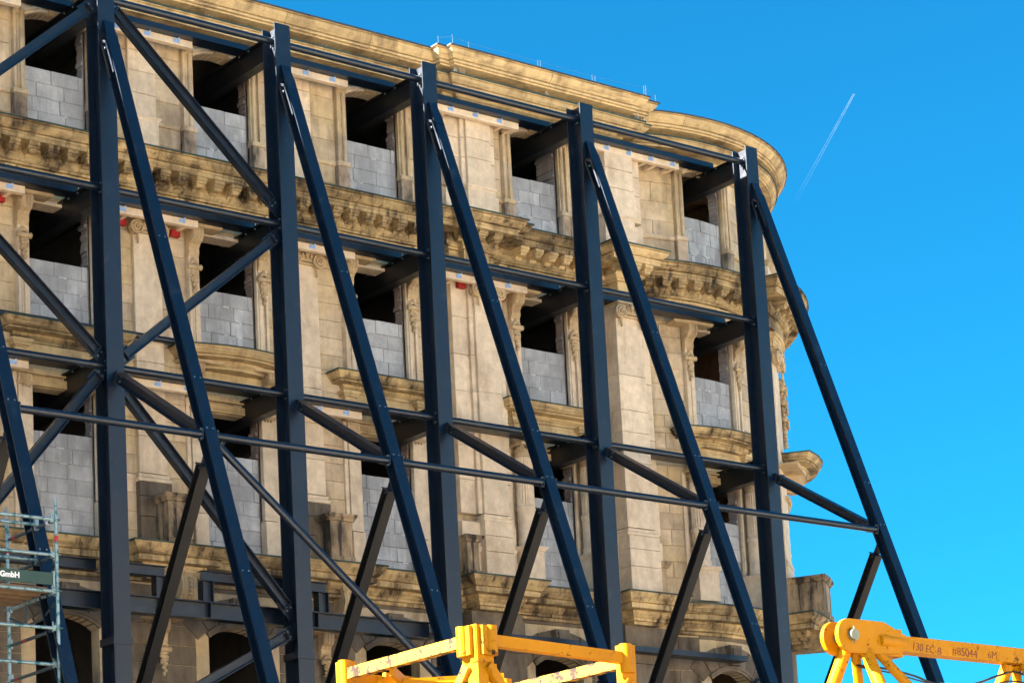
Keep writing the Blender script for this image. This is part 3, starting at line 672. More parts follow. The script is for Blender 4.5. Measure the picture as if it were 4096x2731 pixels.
# carved cartouche on the side of the round corner, and wavy gable over its ground floor
for z in (16.25, 15.95, 15.6): drop(FT, 3.0, z-.1, .42, 1.7)
b = MB()
for z, r in ((16.2, .13), (15.85, .16), (15.5, .11)): volute(b, FT, 3.02, .46, z, r); b.ring(FT, 3.0, .5, z-.16, r*.8, .03)
b.build('carved_cartouche', SO, BLD)
console(FT, 2.98, 16.70, .3, .34, .55)
console(FT, 2.84, 14.25, .2, .75, .6); console(FT, 3.0, 13.7, .16, .42, .35)
b = MB(); volute(b, FT, 1.62, .30, 9.85, .2)
b.ring(FT, 1.25, .16, 9.15, .62, .10, 20, 8, .2, 2.9); b.ring(FT, 1.25, .20, 9.15, .45, .07, 20, 8, .1, 3.0); b.ring(FT, 2.2, .2, 9.75, .42, .07, 16, 8, 3.3, 4.9)
b.build('carved_gable', SL, BLD)
# ---- rooms behind the openings
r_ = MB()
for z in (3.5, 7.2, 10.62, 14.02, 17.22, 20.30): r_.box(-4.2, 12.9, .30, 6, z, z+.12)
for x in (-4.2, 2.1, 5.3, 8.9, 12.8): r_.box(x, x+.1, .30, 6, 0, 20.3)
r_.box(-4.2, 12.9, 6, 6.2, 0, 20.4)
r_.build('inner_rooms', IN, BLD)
r_ = MB()
for z in (7.2, 10.62, 14.02, 17.22, 20.30):
    for k in range(14): r_.box(12.95+.0, 17.6, .7+k*.33, .7+k*.33+.31, z, z+.1) if k < 9 else None
r_.build('board_ceiling', IC, BLD)
r_ = MB(); r_.box(12.9, 18.6, 5.6, 5.75, 0, 20.4); r_.box(12.9, 13.0, .6, 5.6, 0, 20.4); r_.box(16.9, 17.0, 1.8, 5.6, 0, 20.3); r_.build('corner_rooms', IC, BLD)
# roof slab closing the building
r_ = MB(); r_.box(-4.2, 12.9, -.3, 6.2, 20.43, 20.66); r_.build('roof_slab', LE, BLD)
r_ = MB(); n = 40; P = [(TX, TY, 20.66)]+[FT(-2+11.4*k/n, .3, 20.66) for k in range(n+1)]; r_.add(P, [(0, k+1, k+2) for k in range(n)]); r_.box(12.9, 18.2, 3.6, 5.75, 20.43, 20.655); r_.build('corner_roof', LE, BLD)
# ---- lightning conductor along the roof edge
lw = MB(); prev = None
for (x, y, h) in ((7.75,-.98,.17),(7.98,-1.1,.2),(8.30,-1.15,.12),(9.9,-1.15,.13),(9.96,-1.15,.13),(11.2,-1.15,.13),(11.27,-1.15,.13),(12.5,-1.13,.2),(12.55,-1.13,.22),(12.9,-1.0,.15)):
    lw.tube((x, y, 20.7), (x, y, 20.7+h), .0022, 6)
    if prev: lw.tube(prev, (x, y, 20.7+h*.8), 0.0015, 5)
    prev = (x, y, 20.7+h*.8)
lw.build('lightning_conductor', WR, BLD)
for (x, d, z) in ((5.6,.5,20.3),(7.3,.5,20.3),(8.15,.85,20.31),(8.2,.85,20.31),(8.3,.9,20.31),(10.3,.85,20.31),(12.5,.85,20.31),(12.7,.82,20.31),(3.2,.5,20.3)):
    w_ = MB()
    for k in range(4): w_.tube((x+.02*k, -d, z), (x+.02*k+random.uniform(-.05,.05), -d+random.uniform(-.03,.03), z+random.uniform(.07,.14)), .003, 5)
    w_.build('dry_weed', MW, BLD)
# ------------------------------------------------------------------ concrete block infills
ORD = {1: 'first', 2: 'second', 3: 'third', 4: 'fourth', 5: 'fifth'}
FLO = {1: 'top', 2: 'middle', 3: 'lower'}
TOPS = {1: 18.98, 2: 15.72, 3: 12.87}
def infill(F, c, w, r):
    z0 = ROWS[r][0]; z1 = TOPS[r]+(.06 if w == 4 and r == 1 else 0)
    lab = {1: 'grey concrete block infill in the %s window from the left, top row',
           2: 'grey concrete block infill in the %s window from the left, middle row',
           3: 'tall grey concrete block infill in the %s window from the left, lowest row'}[r] % ORD[w]
    e = empty('block_infill', lab, 'block wall', F(c, -.1, z0), 'concrete block infills in the windows')
    bpy.context.view_layer.update()
    core = MB(); core.mbox(F, c-HW+.002, c+HW-.018, -.21, -.062, z0, z1-.01); core.build('mortar_bed', MO, e)
    z = z1-.25; i = 0; H = .25
    while z > z0-.24:
        off = (.5*random.choice((.44, .5, .56)) if i % 2 else random.choice((.0, .16)))+random.uniform(-.02, .02)
        u = c-HW-.5+off; a = u
        while a < c+HW-.02:
            x0, x1 = max(a, c-HW+.004), min(a+.5, c+HW-.02)
            if x1-x0 > .05:
                bb = MB(); dz = random.uniform(-.004, .004)
                zb = max(z, z0-.03)
                bb.mbox(F, x0+.007, x1-.007, -.205, -.052+random.uniform(-.008, .008), zb+.006+dz, z+H-.005+dz, .006)
                bb.build('block', BL, e)
            a += .5
        z -= H; i += 1
    sm = MB()                                   # mortar squeezed out and dripping
    for _ in range(5):
        u = random.uniform(c-HW+.1, c+HW-.15); zz = z1-.25*random.randint(1, int((z1-z0)/.25)); L = random.uniform(.04, .16)
        n = 6; top = [(u+L*k/n, zz+random.uniform(.004, .012)) for k in range(n+1)]; bot = [(u+L*k/n, zz-random.uniform(.004, .03)) for k in range(n+1)]
        for k in range(n): sm.hexa([F(bot[k][0],-.040,bot[k][1]),F(bot[k+1][0],-.040,bot[k+1][1]),F(bot[k+1][0],-.06,bot[k+1][1]),F(bot[k][0],-.06,bot[k][1]),F(top[k][0],-.040,top[k][1]),F(top[k+1][0],-.040,top[k+1][1]),F(top[k+1][0],-.06,top[k+1][1]),F(top[k][0],-.06,top[k][1])])
        if random.random() < .22:
            h = random.uniform(.08, .2); sm.prism([(u+L*.4, zz), (u+L*.4+.02, zz), (u+L*.4+.012, zz-h), (u+L*.4+.004, zz-h)], lambda p, q, t: F(p, t, q), -.045, -.058)
    sm.build('mortar_smear', MS, e)
for r in (1, 2, 3):
    for w in (1, 2, 3, 4): infill(FL, WX[w], w, r)
    infill(FT, U5, 5, r)
    if r > 1: pass
# white plastic sheet caught under two infills
def sheet(name, lab, F, u0, u1, z, h, d0):
    b = MB(); n = 10; P = []
    for k in range(n+1):
        u = u0+(u1-u0)*k/n; P.append(F(u, d0+.02*math.sin(k*2.1), z)); P.append(F(u, -.03+.01*math.sin(k), z+h*(1-.75*k/n)+.01*math.sin(k*1.7)))
    b.add(P, [(2*k, 2*k+2, 2*k+3, 2*k+1) for k in range(n)])
    o = b.build(name, MW, None); m2 = o.modifiers.new('s', 'SOLIDIFY'); m2.thickness = .004; tag(o, lab, 'plastic sheet')
sheet('plastic_sheet', 'white plastic sheet crumpled under the fourth block infill of the top row', FL, 10.05, 11.1, 17.82, .16, .30)
sheet('plastic_sheet', 'white plastic sheet on the ledge under the fourth infill of the lowest row', FL, 10.1, 10.8, 11.10, .15, .22)
# ------------------------------------------------------------------ steel raking frames
XC = {0: -2.58, 1: .63, 2: 3.98, 3: 7.03, 4: 10.6, 5: 14.76}
def sy(z): return -8.6+.36*z
def bolt(b, p, n=(0,-1,0), r=.017):
    p = Vector(p); b.tube(p, p+Vector(n)*.022, r, 6)
FR = {}
def frame(i):
    x = XC[i]
    pos = {0: 'at the left edge, mostly cut off', 1: 'leftmost complete one', 2: 'second complete one from the left',
           3: 'middle one of the five complete ones', 4: 'second from the right', 5: 'rightmost, against the sky'}[i]
    e = empty('steel_support_frame', 'dark blue steel column with raking strut, '+pos, 'steel frame', (x, -1.43, 0), 'steel support frames in front of the facade')
    FR[i] = e; bpy.context.view_layer.update()
    c = MB(); c.ibeam((x, -1.425, 0), (x, -1.425, 19.97), (0, 1, 0), .39, .30, .022, .013); col = c.build('column', ST, e)
    gp = MB(); gp.prism([(-1.606,19.88),(-1.25,19.70),(-1.25,19.30),(-1.42,19.25),(-1.606,18.95)], lambda y, z, t: (t, y, z), x-.009-.02, x-.0067); gp.build('gusset_plate', ST, col)
    for z in (19.2, 18.6, 15.9, 13.0, 10.3, 8.3):
        for s in (-1, 1): 
            pass
    h = MB()
    for z in (18.3, 15.8, 14.4, 12.0, 10.9, 9.4):
        for s in (-1, 1): h.tube((x+s*.09, -1.6235, z), (x+s*.09, -1.62, z), .014, 8)
    h.build('bolt_hole', CB, col)
    sp = MB(); sp.obox((x, -1.425, 9.15), (x, -1.425, 9.27), (0,1,0), .43, .34); sp.build('splice_plate', ST, col)
    # horizontal beams into the window openings
    for z in (19.85, 16.69, 13.81):
        bm = MB(); bm.ibeam((x, -1.225, z-.2), (x, .9, z-.2), (0, 0, 1), .40, .19, .018, .011); o = bm.build('wall_beam', ST2, e)
        bb = MB()
        for yy in (-.66, -.36):
            for s in (-1, 1): bolt(bb, (x+s*.06, yy, z-.018), (0, 0, -1), .015)
        for s in (-1, 1): bolt(bb, (x+s*.10, -1.237, z-.12), (0, -1, 0), .016)
        bb.build('bolt', BO, o)
        pl = MB(); pl.box(x-.14, x-.02, -1.40, -1.25, z-.30, z-.05) if False else None
    # raking strut
    zt = 18.93
    s0, s1 = Vector((x, sy(0)+.1, 0)), Vector((x, sy(zt)+.1, zt))
    k = MB(); nn = Vector((0, -1, .36)).normalized(); k.ibeam(s0, s1, nn, .20, .20, .016, .010); o = k.build('raking_strut', ST, e)
    k = MB()                                    # head of the strut: cover plate, side cheeks and lock
    a = Vector((x, -1.645, 19.22)); b_ = Vector((x, sy(18.75)-.012, 18.75))
    k.hexa([(x-.06,-1.64,19.22),(x+.09,-1.64,19.22),(x+.09,-1.625,19.22),(x-.06,-1.625,19.22)] and [(x-.10,b_.y,18.75),(x+.10,b_.y,18.75),(x+.10,b_.y+.016,18.75),(x-.10,b_.y+.016,18.75),(x-.07,-1.66,19.22),(x+.09,-1.66,19.22),(x+.09,-1.63,19.22),(x-.07,-1.63,19.22)])
    k.prism([(-1.63,19.20),(-1.66,19.20),(b_.y+.01,18.75),(sy(18.35)+.01,18.35),(-1.63,18.55)], lambda y, z, t: (t, y, z), x-.006, x+.006)
    k.build('strut_head', ST, o)
    k = MB(); q = Vector((0, .36, 1)).normalized()
    for dd in (.03, .17):
        p = Vector((x-.112, sy(18.5)+dd, 18.5)); k.obox(p-q*(.38 if dd > .1 else .30), p+q*.34, nn, .034, .026)
    k.obox(Vector((x-.104, sy(18.8)+.03, 18.8)), Vector((x-.104, sy(18.8)+.17, 18.86)), (0,0,1), .04, .026)
    k.build('strut_bracket', ST, o)
    k = MB(); bolt(k, (x-.11, sy(18.7)+.10, 18.7), (-1, 0, 0), .02)
    for z in (15.2, 12.75, 11.9, 9.6): 
        for s in (-1, 1): k.tube((x+s*.05, sy(z)-.012, z), (x+s*.05, sy(z)+.0, z), .013, 6)
    k.build('bolt', BO, o)
    # braces from column to strut and back
    for (p0, p1, nm) in (((x, -1.63, 13.40), (x, -4.18, 11.82), 'upper_brace'), ((x, -4.20, 11.52), (x, -1.63, 7.55), 'lower_brace')):
        p0 = Vector(p0); p1 = Vector(p1); a = (p1-p0).normalized(); n2 = Vector((0, a.z, -a.y))
        k = MB(); k.ibeam(p0+a*.16, p1-a*.14, n2 if nm == 'upper_brace' else Vector((0, a.z, -a.y)), .16, .17, .014, .010); o = k.build(nm, ST if nm == 'upper_brace' else ST2, e)
        k = MB(); k.obox(p0-a*.02, p0+a*.22, n2, .13, .03); k.obox(p1-a*.24, p1, n2, .13, .03)
        k.obox(p0+a*.155, p0+a*.17, n2, .20, .19); k.obox(p1-a*.17, p1-a*.155, n2, .20, .19)
        k.build('end_plate', ST, o)
        k = MB()
        for pp in (p0+a*.22, p1-a*.24):
            for s in (-1, 1): bolt(k, pp+n2.normalized()*s*.04+Vector((-.02, 0, 0)), (-1, 0, 0), .017)
        k.build('bolt', BO, o)
    # foot
    k = MB(); k.box(x-.35, x+.35, -9.1, -8.1, 0, .5); k.box(x-.4, x+.4, -1.9, -1.0, 0, .3); k.build('concrete_footing', BL, e)
for i in range(6): frame(i)
# ------------------------------------------------------------------ tie tubes, walers and timbers
SPAN = {0: 'between the left edge and the first column', 1: 'between the first and second columns', 2: 'between the second and third columns', 3: 'between the third and fourth columns', 4: 'between the fourth and fifth columns'}
LEV = {'A': (19.705, 'topmost dark blue steel tube'), 'B': (16.505, 'second-level dark blue steel tube'), 'C': (13.585, 'third-level dark blue steel tube')}
def tubeobj(name, p0, p1, r, lab, cat='steel tube', grp=None, flange=True, mat=ST):
    b = MB(); b.tube(p0, p1, r, 16); o = b.build(name, mat); tag(o, lab, cat, grp)
    if flange:
        p0 = Vector(p0); p1 = Vector(p1); a = (p1-p0).normalized()
        k = MB(); 
        for p, s in ((p0, -1), (p1, 1)): k.obox(p, p+a*s*.016, (0,0,1), r*3.0, r*2.2); k.obox(p+a*s*.016, p+a*s*.07, (0,0,1), .10, .02)
        k.build('end_plate', mat, o)
        k = MB()
        for p, s in ((p0, -1), (p1, 1)):
            for t in (-1, 1): bolt(k, p+Vector((0, -.035, t*r*1.25))-a*s*.0, -a*s, .013)
        k.build('bolt', BO, o)
    return o
for L, (z, nm) in LEV.items():
    for i in range(5): tubeobj('tie_tube', (XC[i]+.085, -1.43, z), (XC[i+1]-.085, -1.43, z), .060, nm+' '+SPAN[i], 'steel tube', 'tie tubes between the columns')
OUT = ['outer dark steel tube from the left edge strut to the first strut', 'outer dark steel tube between the first and second struts', 'outer dark steel tube between the second and third struts',
       'outer dark steel tube between the third and fourth struts', 'outer dark steel tube ending at the last strut against the sky']
for i in range(5): tubeobj('tie_tube', (XC[i]+.13, sy(11.82)+.07, 11.80), (XC[i+1]-.14, sy(11.82)+.07, 11.80), .058, OUT[i], 'steel tube', 'outer tubes between the raking struts')
tubeobj('tie_tube', (-3.0, -.17, 14.63), (4.05, -.17, 14.63), .055, 'long dark tube lying on the window hoods at the left', 'steel tube', None, False)
# pipe in the plane of the struts
tubeobj('diagonal_pipe', (.76, sy(11.6)+.04, 11.60), (3.86, sy(7.9)+.04, 7.90), .060, 'round blue pipe sloping down from the first strut to the foot of the second strut', 'steel pipe')
# diagonals in the plane of the columns
DG = [((-2.45, 16.95), (.50, 19.55), 'rising to the top of the first column'),
      ((.80, 19.62), (3.84, 16.78), 'falling from the top of the first column'),
      ((3.84, 16.28), (.80, 13.72), 'rising rightwards, crossing behind the first strut'),
      ((-2.45, 16.40), (.50, 13.72), 'falling from the left edge across the middle row'),
      ((.50, 13.50), (-2.45, 9.9), 'falling leftwards across the lowest row'),
      ((.80, 13.30), (3.84, 9.93), 'falling behind the first strut to the low girder'),
      ((3.84, 9.60), (.80, 7.9), 'at the bottom, left of the second column'),
      ((-2.45, 9.0), (.50, 6.8), 'at the bottom left behind the scaffold')]
for (a, b2, t) in DG:
    p0 = Vector((a[0], -1.43, a[1])); p1 = Vector((b2[0], -1.43, b2[1])); ax = (p1-p0).normalized(); n = Vector((-ax.z, 0, ax.x))
    k = MB(); k.ibeam(p0+ax*.12, p1-ax*.12, n, .155, .155, .012, .008); o = k.build('diagonal_brace', ST); tag(o, 'dark blue diagonal steel beam '+t, 'steel beam', 'diagonal braces between the columns')
    k = MB(); 
    for p, s in ((p0, 1), (p1, -1)): k.obox(p-ax*s*.10, p+ax*s*.28, n, .24, .016); k.obox(p+ax*s*.12, p+ax*s*.135, n, .19, .17)
    k.build('end_plate', ST, o)
    k = MB()
    for p, s in ((p0, 1), (p1, -1)):
        for q in (-.045, .045): bolt(k, p+ax*s*.07+n*q+Vector((0, -.01, 0)))
    k.build('bolt', BO, o)
WL = {'A': (19.86, 'topmost'), 'B': (16.70, 'second-level'), 'C': (13.82, 'third-level'), 'D': (10.02, 'lowest')}
for L, (z, nm) in WL.items():
    for i in range(5):
        if L == 'D' and i < 3: continue
        x0, x1 = XC[i]+.012, XC[i+1]-.012
        if L == 'A' and i == 4: x1 = 14.70
        k = MB(); k.box(x0, x1, -.595, -.583, z, z+.10); k.box(x0, x1, -.31, -.298, z, z+.10); k.box(x0, x1, -.583, -.31, z, z+.012)
        o = k.build('waler_beam', ST); tag(o, nm+' steel channel along the wall '+SPAN[i], 'steel beam', 'waler channels along the wall')
        k = MB(); n = int((x1-x0)/.62)
        for q in range(n): k.tube((x0+.35+q*.62, -.600, z+.05), (x0+.35+q*.62, -.594, z+.05), .010, 8)
        k.build('bolt_hole', CB, o)
TB = []
for L, z in (('A', 19.86), ('B', 16.70), ('C', 13.82)):
    for i, (a, b2) in {0: (-1.85, -.24), 1: (1.30, 2.95), 2: (4.45, 6.12), 3: (7.60, 9.95), 4: (11.3, 13.93)}.items():
        if L == 'B' and i == 4: continue
        if L == 'C' and i in (3, 4): continue
        wd = {0: 'left of the first window', 1: 'between the first and second windows', 2: 'between the second and third windows', 3: 'between the third and fourth windows', 4: 'beside the round corner'}[i]
        k = MB(); k.box(a, b2, -.43, -.33, z-.125, z-.004); o = k.build('timber_beam', TI)
        tag(o, 'pale squared timber under the %s channel, %s' % (WL[L][1], wd), 'timber', 'timber packings under the channels')
        q = a+.22
        while q < b2-.1:
            m_ = MB(); m_.box(q-.06, q+.06, -.436, -.4305, z-.085, z-.02); m_.tube((q-.035, -.446, z-.052), (q-.035, -.436, z-.052), .016, 8); m_.tube((q+.035, -.446, z-.052), (q+.035, -.436, z-.052), .016, 8)
            m_.obox((q-.02, -.44, z-.06), (q+.05, -.46, z+.0), (0,1,0), .004, .02); m_.build('hook_plate', BK, o); q += .56
        if i in (3, 4) or L == 'B':
            for q in ((8.15, 8.32, 9.62, 9.86) if i == 3 else (12.95, 13.15, 13.42, 13.85) if i == 4 else (a+.35, b2-.2)):
                if i == 4 or q > 8.1 or L == 'B':
                    m_ = MB(); m_.box(q-.035, q+.035, -.335, .0, z-.115, z-.03); m_.build('cross_timber', TI, o)
for (x, z, t) in ((-.5, 16.55, 'left of the first window in the middle row'), (1.70, 16.55, 'left of the first capital'), (2.72, 16.53, 'right of the first capital'), (8.60, 16.56, 'on the double pier, left of its capital'), (9.62, 16.53, 'on the double pier, right of its capital'), (4.85, 16.54, 'left of the second capital')):
    k = MB(); d0 = .145 if 8.4 < x < 9.57 else .006; k.box(x-.085, x+.085, -d0-.09, -d0, z-.035, z+.08); o = k.build('red_pad', RD); tag(o, 'red plastic pad squeezed behind the timber '+t, 'red pad', 'red pads behind the timbers')
# transfer beams over the ground floor
k = MB(); k.ibeam((-4, -1.08, 9.91), (6.86, -1.08, 9.91), (0,0,1), .28, .22, .016, .010); o = k.build('transfer_beam', ST); tag(o, 'long heavy blue steel girder low across the first two bays', 'steel beam')
k = MB()
for x in (-2.2, -.5, 1.6, 2.5, 4.55): k.box(x-.008, x+.008, -1.18, -.98, 9.79, 10.03)
k.build('stiffener', ST, o)
for (a, b2, t) in ((-4, .50, 'behind the scaffold at the left'), (.82, 1.72, 'right of the first column'), (2.38, 4.78, 'crossing behind the second column')):
    k = MB(); k.ibeam((a, -1.08, 10.475), (b2, -1.08, 10.475), (0,0,1), .17, .17, .012, .009); o = k.build('upper_girder', ST); tag(o, 'short upper blue steel girder above the low girder, '+t, 'steel beam', 'upper girders over the low girder')
for x, t in ((1.62, 'left of the large stone console'), (2.47, 'right of the large stone console'), (4.68, 'left of the second large console')):
    k = MB(); k.ibeam((x, -1.08, 10.05), (x, -1.08, 10.39), (1,0,0), .20, .16, .012, .009); o = k.build('steel_stub', ST); tag(o, 'short upright steel stub between the two girders, '+t, 'steel stub', 'stubs between the girders')
k = MB(); k.ibeam((-.9, -2.6, 7.4), (.2, -2.6, 7.4), (0,0,1), .2, .2, .014, .01); k.ibeam((-.55, -2.6, 0), (-.55, -2.6, 7.3), (1,0,0), .2, .2, .014, .01); o = k.build('steel_trestle', ST); tag(o, 'steel trestle head low behind the scaffold', 'steel trestle')
# ------------------------------------------------------------------ scaffold at the lower left
SX, SY0, SY1 = -2.64, -5.63, -4.23
SCF = empty('scaffold', 'galvanised scaffold tower with worn teal paint, red tape and green toe board', 'scaffold', (SX, SY0, 0)); bpy.context.view_layer.update()
ZR = [9.903, 9.415, 8.92, 8.42, 7.93, 7.43, 6.93]
for (x, y, zt, m_) in ((SX, SY0, 10.20, GA), (SX, SY1, 10.38, GA), (SX-2.57, SY0, 10.2, GA), (SX-2.57, SY1, 10.2, GA)):
    k = MB(); k.tube((x, y, 0), (x, y, zt-.20), .0255, 14); o = k.build('standard', m_, SCF)
    k = MB(); k.tube((x, y, zt-.20), (x, y, zt), .019, 12); k.build('spigot', m_, o)
    for z in ZR: k = MB(); k.tube((x, y, z-.005), (x, y, z+.005), .062, 14); k.build('rosette', GA, o)
    if x == SX:
        k = MB(); k.tube((x, y, 9.60 if y == SY0 else 9.72), (x, y, 9.68 if y == SY0 else 9.79), .0268, 14); k.build('red_tape', RD, o)
def wedge(b, p, a):
    p = Vector(p); a = Vector(a); b.obox(p+a*.03+Vector((0,0,-.035)), p+a*.03+Vector((0,0,.035)), a, .05, .035); b.obox(p+a*.05+Vector((0,0,-.05)), p+a*.05+Vector((0,0,.085)), a, .012, .02)
for i, z in enumerate(ZR):
    k = MB(); k.tube((SX-.06, SY0, z), (SX-2.5, SY0, z), .0245, 12); o = k.build('ledger', GA, SCF)
    k = MB(); wedge(k, (SX-.03, SY0, z), (-1, 0, 0)); k.build('wedge_head', GA, o)
    k = MB(); k.tube((SX, SY0+.06, z), (SX, SY1-.06, z), .0242, 12); o = k.build('transom', GB if i != 2 else GA, SCF)
    k = MB(); wedge(k, (SX, SY0+.03, z), (0, 1, 0)); wedge(k, (SX, SY1-.03, z), (0, -1, 0)); k.build('wedge_head', GA, o)
    yb = SY0+(.18, .75, .2, .9, .25, .8, .3)[i]
    if i in (0, 3, 5): k = MB(); k.tube((SX, yb, z), (SX, yb+.07, z), .0262, 12); k.build('tape', MW if i == 0 else RD, o)
    if i in (0, 4): k = MB(); k.tube((SX, SY1-.25, z), (SX, SY1-.19, z), .0262, 12); k.build('red_tape', RD, o)
for z in (9.95, 9.46):
    k = MB(); k.tube((SX-.0, -5.08, z+.0), (SX-2.3, -5.08, z+.0), .0242, 12); o = k.build('guard_tube', GA, SCF)
    k = MB(); k.tube((SX+.02, -5.08, z), (SX-.03, -5.08, z), .037, 10); k.obox((SX, -5.08, z-.08), (SX, -5.08, z+.08), (1,0,0), .05, .05); k.build('coupler', GA, o)
k = MB(); k.box(SX-2.5, SX-.055, SY0-.02, SY0+.01, 9.0, 9.165); o = k.build('toe_board', GR, SCF)
k = MB(); k.box(SX-.075, SX-.045, SY0-.03, SY0+.02, 8.97, 9.19); k.tube((SX-.06, SY0-.035, 9.13), (SX-.06, SY0-.022, 9.13), .01, 8); k.build('end_clip', GA, o)
def text(s, size, mat, loc, rot, name, parent, bold=0.0, shear=0):
    c = bpy.data.curves.new(name, 'FONT'); c.body = s; c.size = size; c.extrude = .001; c.offset = bold; c.shear = shear
    t = bpy.data.objects.new(name, c); COL.objects.link(t); t.location = loc; t.rotation_euler = rot
    bpy.context.view_layer.update(); dg = bpy.context.evaluated_depsgraph_get(); me = bpy.data.meshes.new_from_object(t.evaluated_get(dg))
    o = bpy.data.objects.new(name, me); COL.objects.link(o); me.materials.clear(); me.materials.append(mat); o.matrix_world = t.matrix_world.copy()
    bpy.data.objects.remove(t); mw = o.matrix_world.copy(); o.parent = parent; o.matrix_parent_inverse = parent.matrix_world.inverted(); o.matrix_world = mw
    return o
bpy.context.view_layer.update()
text('GmbH', .105, WH, (-3.49, SY0-.0225, 9.055), (R_(90), 0, 0), 'lettering', o, .004)
dk = MB()
for q in range(4): 
    y0 = SY0+.08+q*.25; dk.box(SX-2.5, SX-.1, y0, y0+.235, 8.945, 8.985)
    dk.box(SX-2.5, SX-.1, y0+.01, y0+.03, 8.90, 8.945); dk.box(SX-2.5, SX-.1, y0+.20, y0+.22, 8.90, 8.945)
dk.build('deck', PB, SCF)
k = MB(); k.tube((SX, SY0+.05, 8.80), (SX, -5.2, 8.62), .017, 10); k.tube((SX, -5.2, 8.62), (SX, -4.75, 8.62), .017, 10); k.tube((SX, -4.75, 8.62), (SX, SY1-.05, 8.80), .017, 10); k.tube((SX, -5.2, 8.62), (SX, -5.2, 8.9), .014, 8); k.tube((SX, -4.75, 8.62), (SX, -4.75, 8.9), .014, 8); k.build('truss_transom', GB, SCF)
# ------------------------------------------------------------------ yellow crane tower head
def Zp(px, py, Z):                                   # point of the photograph's ray at height Z (used for surveying only)
    d = cr*((px-2227.34)/10390.9)+cd*((py-2754.34)/10390.9)+cf; t = (Z-CAM.z)/d.z; return CAM+d*t
CT = empty('crane_tower_head', 'yellow open top frame of a crane tower section with worn rusty paint', 'crane', (-5.24, -18.03, 0)); bpy.context.view_layer.update()
ZF = 6.0; Fp = Vector((-5.20, -18.02, 0)); Lp = Vector((-5.26, -15.92, 0)); Rp = Vector((-3.12, -17.76, 0)); Bp = Lp+Rp-Fp
cor = {'F': Fp, 'L': Lp, 'R': Rp, 'B': Bp}; ctr = (Fp+Bp)/2
def up(v, z): return Vector((v.x, v.y, z))
for nm, v in cor.items():
    out = (v-ctr).normalized(); big = 1.0
    k = MB()                                        # angle-section leg
    ex = (Rp-Fp).normalized(); ey = (Lp-Fp).normalized(); sx = 1 if nm in ('F', 'L') else -1; syy = 1 if nm in ('F', 'R') else -1
    p = v
    k.obox(up(p+(ex*sx+ey*syy)*.065, 0), up(p+(ex*sx+ey*syy)*.065, ZF+.04), ex, .13, .13); k.obox(up(p+ex*sx*.10, ZF-.3), up(p+ex*sx*.10, ZF+.032), ex, .20, .016); k.obox(up(p+ey*syy*.10, ZF-.3), up(p+ey*syy*.10, ZF+.032), ey, .20, .016)
    leg = k.build('leg', YE, CT)
    k = MB()                                        # pair of fishplate sleeves
    for (a, s2) in ((ex*sx, ey*syy), (ey*syy, ex*sx)):
        c = v+a*.155-s2*.03; k.tube(up(c, ZF-.24), up(c, ZF+.03), .060, 16); k.tube(up(c, ZF+.03), up(c, ZF+.031), .035, 12)
        k.obox(up(c-a*.05+s2*.02, ZF-.235), up(c-a*.05+s2*.02, ZF+.028), a, .13, .075)
    k.build('sleeve', YE, leg)
for a, b2, m_ in (('F', 'L', YR), ('F', 'R', YE), ('L', 'B', YE), ('R', 'B', YR)):
    p, q = cor[a], cor[b2]; d = (q-p).normalized()
    k = MB(); k.obox(up(p+d*.12, ZF-.10), up(q-d*.12, ZF-.10), (0,0,1), .105, .09); k.build('top_rail', m_, CT)
    mid = (p+q)/2
    for s in (p, q):
        dd = (mid-s).normalized(); k = MB(); k.obox(up(s+dd*.12, ZF-.32), up(mid, ZF-1.45), (0,0,1), .085, .085); k.build('lattice_diagonal', m_, CT)
k = MB()                                             # ladder and landing frame inside
def T(u_, v_, z): return up(Fp+(Rp-Fp)*u_+(Lp-Fp)*v_, z)
k.obox(T(.06,.78,ZF-.20), T(.62,.52,ZF-.30), (0,0,1), .085, .03); k.obox(T(.10,.95,ZF-.26), T(.95,.93,ZF-.34), (0,0,1), .10, .04)
k.obox(T(.22,.92,ZF-.08), T(.62,.92,ZF-.12), (0,0,1), .07, .05); k.obox(T(.30,.90,ZF-.14), T(.72,.62,ZF-.10), (0,0,1), .07, .05); k.obox(T(.02,.62,ZF-.17), T(.36,.90,ZF-.17), (0,0,1), .09, .05)
k.build('landing_frame', YE, CT)
k = MB()
for (u_, v_) in ((.27, .82), (.60, .56)): k.obox(T(u_, v_, ZF-1.5), T(u_, v_, ZF-.02 if u_ > .5 else ZF-.12), (1,0,0), .05, .05)
for z in (ZF-.18, ZF-.46, ZF-.74): k.tube(T(.27, .82, z), T(.60, .56, z), .016, 10)
k.build('ladder', YE, CT)
# ------------------------------------------------------------------ yellow crane jib section, lower right
JP = empty('crane_jib_section', 'yellow lattice crane jib section with pinned fork end and red crayon marks', 'crane', (-2.3, -19.5, 0)); bpy.context.view_layer.update()
JX, JY, JZ = -2.30, -19.52, 5.88
def J(a, b2, c): return (JX+a, JY-b2, JZ+c)           # a along the jib, b towards the street, c up
k = MB(); k.box(JX+.88, JX+9, JY-.07, JY+.07, JZ-.095, JZ+.055); ch = k.build('chord', YE, JP)
k = MB(); k.obox(J(1.0,.072,-.02), J(1.001,.072,-.02), (0,0,1), .01, .01)
def cheek(y0, y1, name):
    k = MB(); pts = []
    for q in range(13):
        w = math.pi/2+math.pi*q/12; pts.append((.17+.155*math.cos(w), .0+.155*math.sin(w)))
    pts = [(.62,.155),(.74,.115),(.80,.07),(.90,.055)][::-1]+pts+[(.30,-.155),(.62,-.15),(.80,-.125),(.90,-.095)]
    k.prism(pts, lambda a, c, t: (JX+a, t, JZ+c), y0, y1)
    return k.build(name, YE, JP)
ck = cheek(JY-.115, JY-.072, 'fork_cheek'); cheek(JY+.075, JY+.12, 'fork_cheek')
